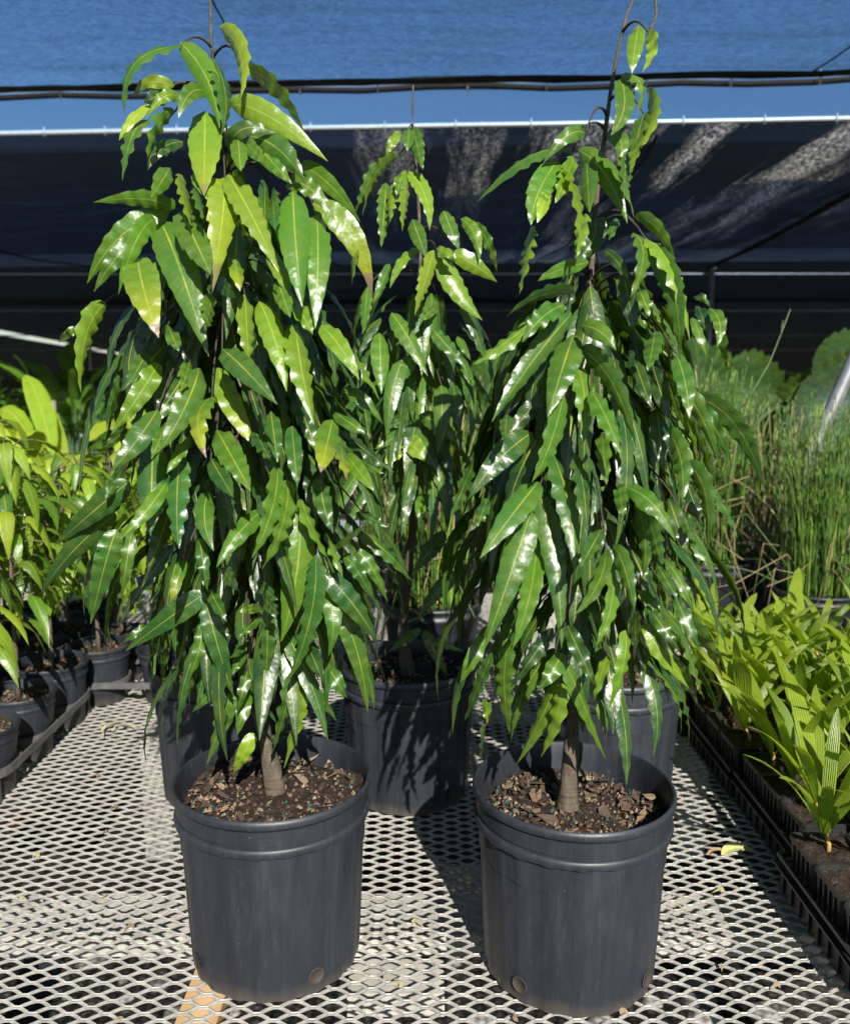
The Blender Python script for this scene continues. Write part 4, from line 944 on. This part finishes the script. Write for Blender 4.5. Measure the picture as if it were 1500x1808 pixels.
fan_palm((1.55, 4.9, -.72), 'olive green fan palm behind the tallest reeds', [(-.05, -.1, .62, 0, .44), (.4, .0, .58, 30, .40), (-.35, .1, .5, -30, .36), (.1, .1, .25, 10, .4)], 1.4)
fan_palm((.45, 5.1, -.72), 'yellow green fan palm showing between the middle and right trees', [(-.05, -.1, .66, 0, .24), (.25, .0, .45, 30, .3), (-.25, .1, .4, -30, .3), (.5, .1, .62, 20, .26)], 2.2)
fan_palm((3.2, 5.4, -.72), 'fan palm at the right edge beyond the leaning pipe', [(-.2, -.1, .5, -10, .42), (.1, .1, .2, 10, .45), (-.1, .2, .0, 0, .4)], 1.9)
def broad_plant(loc, lab, n, h, tn, seed, w_=(.07, .12), grp='broad leaved plants beyond the bench', Lr=(.3, .5), mat='broad', name='broad_leaved_plant', cat='plant', narrow=False):
    root = thing(name, lab, cat, loc, 0, grp); mb, st = MB(), MB()
    for i in range(n):
        ph = U(0, 6.28); o = Vector((math.cos(ph), math.sin(ph), 0)); zz = h * U(.45, .92); p0 = o * U(.03, .22) * (h / 1.2) + Vector((0, 0, zz))
        st.tube([Vector((o.x * .03, o.y * .03, 0)), p0 * .5 + Vector((0, 0, .05)), p0], .007, .004, 5, (.12, .18, .05, 0))
        L = U(*Lr); s = U(.25, .95); p2 = p0 + o * L * s + Vector((0, 0, L * U(-.15, .75))); pm = (p0 + p2) * .5 + Vector((0, 0, L * .13))
        leaf(mb, p0, pm, p2, U(*w_), tn + U(-.6, .5), (-o * .4 + Vector((0, -.3, 1))).normalized(), U(-.4, .4), 0, .004, 4, 11, .3, (.5, .6))
    st.build('stalks', M['reed'], root); mb.build('foliage', M[mat], root); return root
broad_plant((-1.42, 3.55, -.72), 'lime green broad leaved plant reaching up behind the saplings at far left', 30, 1.4, 3.5, 1)
broad_plant((-1.05, 3.3, -.72), 'lime green broad leaved plant low behind the tray of the back left pot', 24, .82, 3.5, 2)
broad_plant((-1.95, 3.7, -.72), 'lime green broad leaved plant at the left edge beyond the saplings', 24, .95, 3.4, 3)
broad_plant((-.66, 3.25, -.72), 'lime green broad leaved plant glimpsed through the left tree', 18, .85, 3.3, 4)
DG = 'dark shaded plants under the far cloth'
i_ = 0
for (x, y, h, wd, d) in ((-4.9, 9.2, 1.7, (.08, .14), 'wide leaved'), (-4.2, 8.4, 1.5, (.04, .07), 'narrow leaved'), (-3.75, 9.4, 1.7, (.1, .16), 'paddle leaved'), (-3.3, 8.3, 1.5, (.05, .09), 'bushy'), (-2.75, 9.0, 1.7, (.03, .06), 'feathery'),
                        (-2.2, 8.2, 1.45, (.08, .12), 'round leaved'), (-1.6, 9.2, 1.35, (.05, .1), 'loose'), (.6, 8.8, 1.5, (.05, .1), 'upright'), (1.5, 9.2, 1.55, (.04, .08), 'spiky'), (2.6, 9.0, 1.5, (.05, .1), 'dense'), (3.9, 8.6, 1.5, (.05, .09), 'wiry'), (4.9, 9.3, 1.6, (.05, .1), 'tall')):
    side = 'left of the trees' if x < -1.9 else ('glimpsed through the trees' if x < 2 else 'behind the reeds at right')
    nb_ = ('at the frame edge', 'second in from the frame edge', 'beside the thin grey post', 'nearer than its neighbours', 'with blades fanned out', 'close to the left tree', 'by the gap of daylight', 'behind the middle tree', 'behind the right tree', 'beyond the far post', 'beyond the fan palms', 'last before the frame edge')[i_]
    broad_plant((x * .88, y - 1.05, -.72), 'dark %s plant %s, %s' % (d, side, nb_), 70, h, 2.1, i_, wd, DG, (.3, .6), 'leaf', 'shade_plant', 'plant'); i_ += 1
for (x, y, h, d) in ((-3.1, 6.6, .95, 'under the thin grey post'), (-3.9, 6.8, .9, 'at the left frame edge'), (-2.3, 6.5, .9, 'just left of the left tree')):
    broad_plant((x, y, -.72), 'low dark green shrub in half shade %s' % d, 60, h, 1.6, 5, (.05, .09), 'low shrubs in half shade', (.2, .4), 'leaf', 'low_shrub', 'shrub')
p = atY(93, 740, 5.4); b = MB(); b.tube([(p.x, 5.4, -.72), (p.x + .01, 5.4, .68)], .016, n=8); tag(b.build('bamboo_stake', M['bamboo']), 'pale bamboo stake standing among the dark plants at left', 'stake')

# grey wooden bench far behind the middle tree
root = thing('wooden_bench', 'grey weathered wooden bench far behind the middle tree', 'bench', (-.25, 3.6, 0))
b = MB()
for k in range(5): b.box(-.45, .42, -.22 + k * .092, -.14 + k * .092, -.022, .0)
b.build('slats', M['greywood'], root, False)
b = MB(); b.box(-.45, .42, -.25, -.223, -.075, .0); b.build('apron', M['greywood'], root, False)
for (x, y) in ((-.38, -.18), (.14, -.18), (-.38, .16), (.36, .16)):
    b = MB(); b.box(x - .04, x + .04, y - .04, y + .04, -.72, -.024); b.build('leg', M['wood'], root, False)

# bits lying on the mesh
p = atZ(1300, 1510, .004); b = MB()
leaf(b, p + Vector((-.028, -.004, .002)), p + Vector((0, .003, .012)), p + Vector((.034, .004, .003)), .018, 2, Vector((0, -.2, 1)), .3, 0, .003, 4, 12, .9, cols=(.42, .42, .16))
leaf(b, p + Vector((-.05, -.004, .002)), p + Vector((-.035, .001, .008)), p + Vector((-.02, .0, .003)), .012, 2, Vector((0, -.2, 1)), -.3, 0, .002, 3, 10, .9, cols=(.36, .24, .13))
tag(b.build('dry_leaf', M['litter']), 'curled pale dry leaf lying on the mesh near the seedling trays', 'leaf')
p = atZ(200, 1290, .004); b = MB(); rs_ = random.Random(4)
for k in range(7):
    a = rs_.uniform(0, 6.28); q = p + Vector((rs_.uniform(-.03, .03), rs_.uniform(-.03, .03), .004)); e = Vector((math.cos(a), math.sin(a), 0))
    b.tube([q, q + e * .02 + Vector((0, 0, .008)), q + e * .045 + Vector((0, 0, .002))], .0022, .0012, 5, (.42, .36, .22, 0))
bits = MB(); q_ = random.Random(9)
for k in range(70):
    x, y = q_.uniform(-.8, .55), q_.uniform(1.0, 2.3)
    leaf(bits, Vector((x, y, .003)), Vector((x + q_.uniform(-.008, .008), y + .004, .007)), Vector((x + q_.uniform(-.018, .018), y + q_.uniform(-.01, .012), .003)), q_.uniform(.004, .009), 2, Vector((0, -.3, 1)), 0, 0, .001, 2, 6, .4, cols=q_.choice(((.3, .22, .13), (.2, .14, .08), (.34, .3, .14))))
tag(bits.build('leaf_litter', M['litter']), None, None, None, 'stuff')
tag(b.build('dry_twig', M['litter']), 'tangle of straw coloured dry twigs on the mesh by the saplings', 'twig')
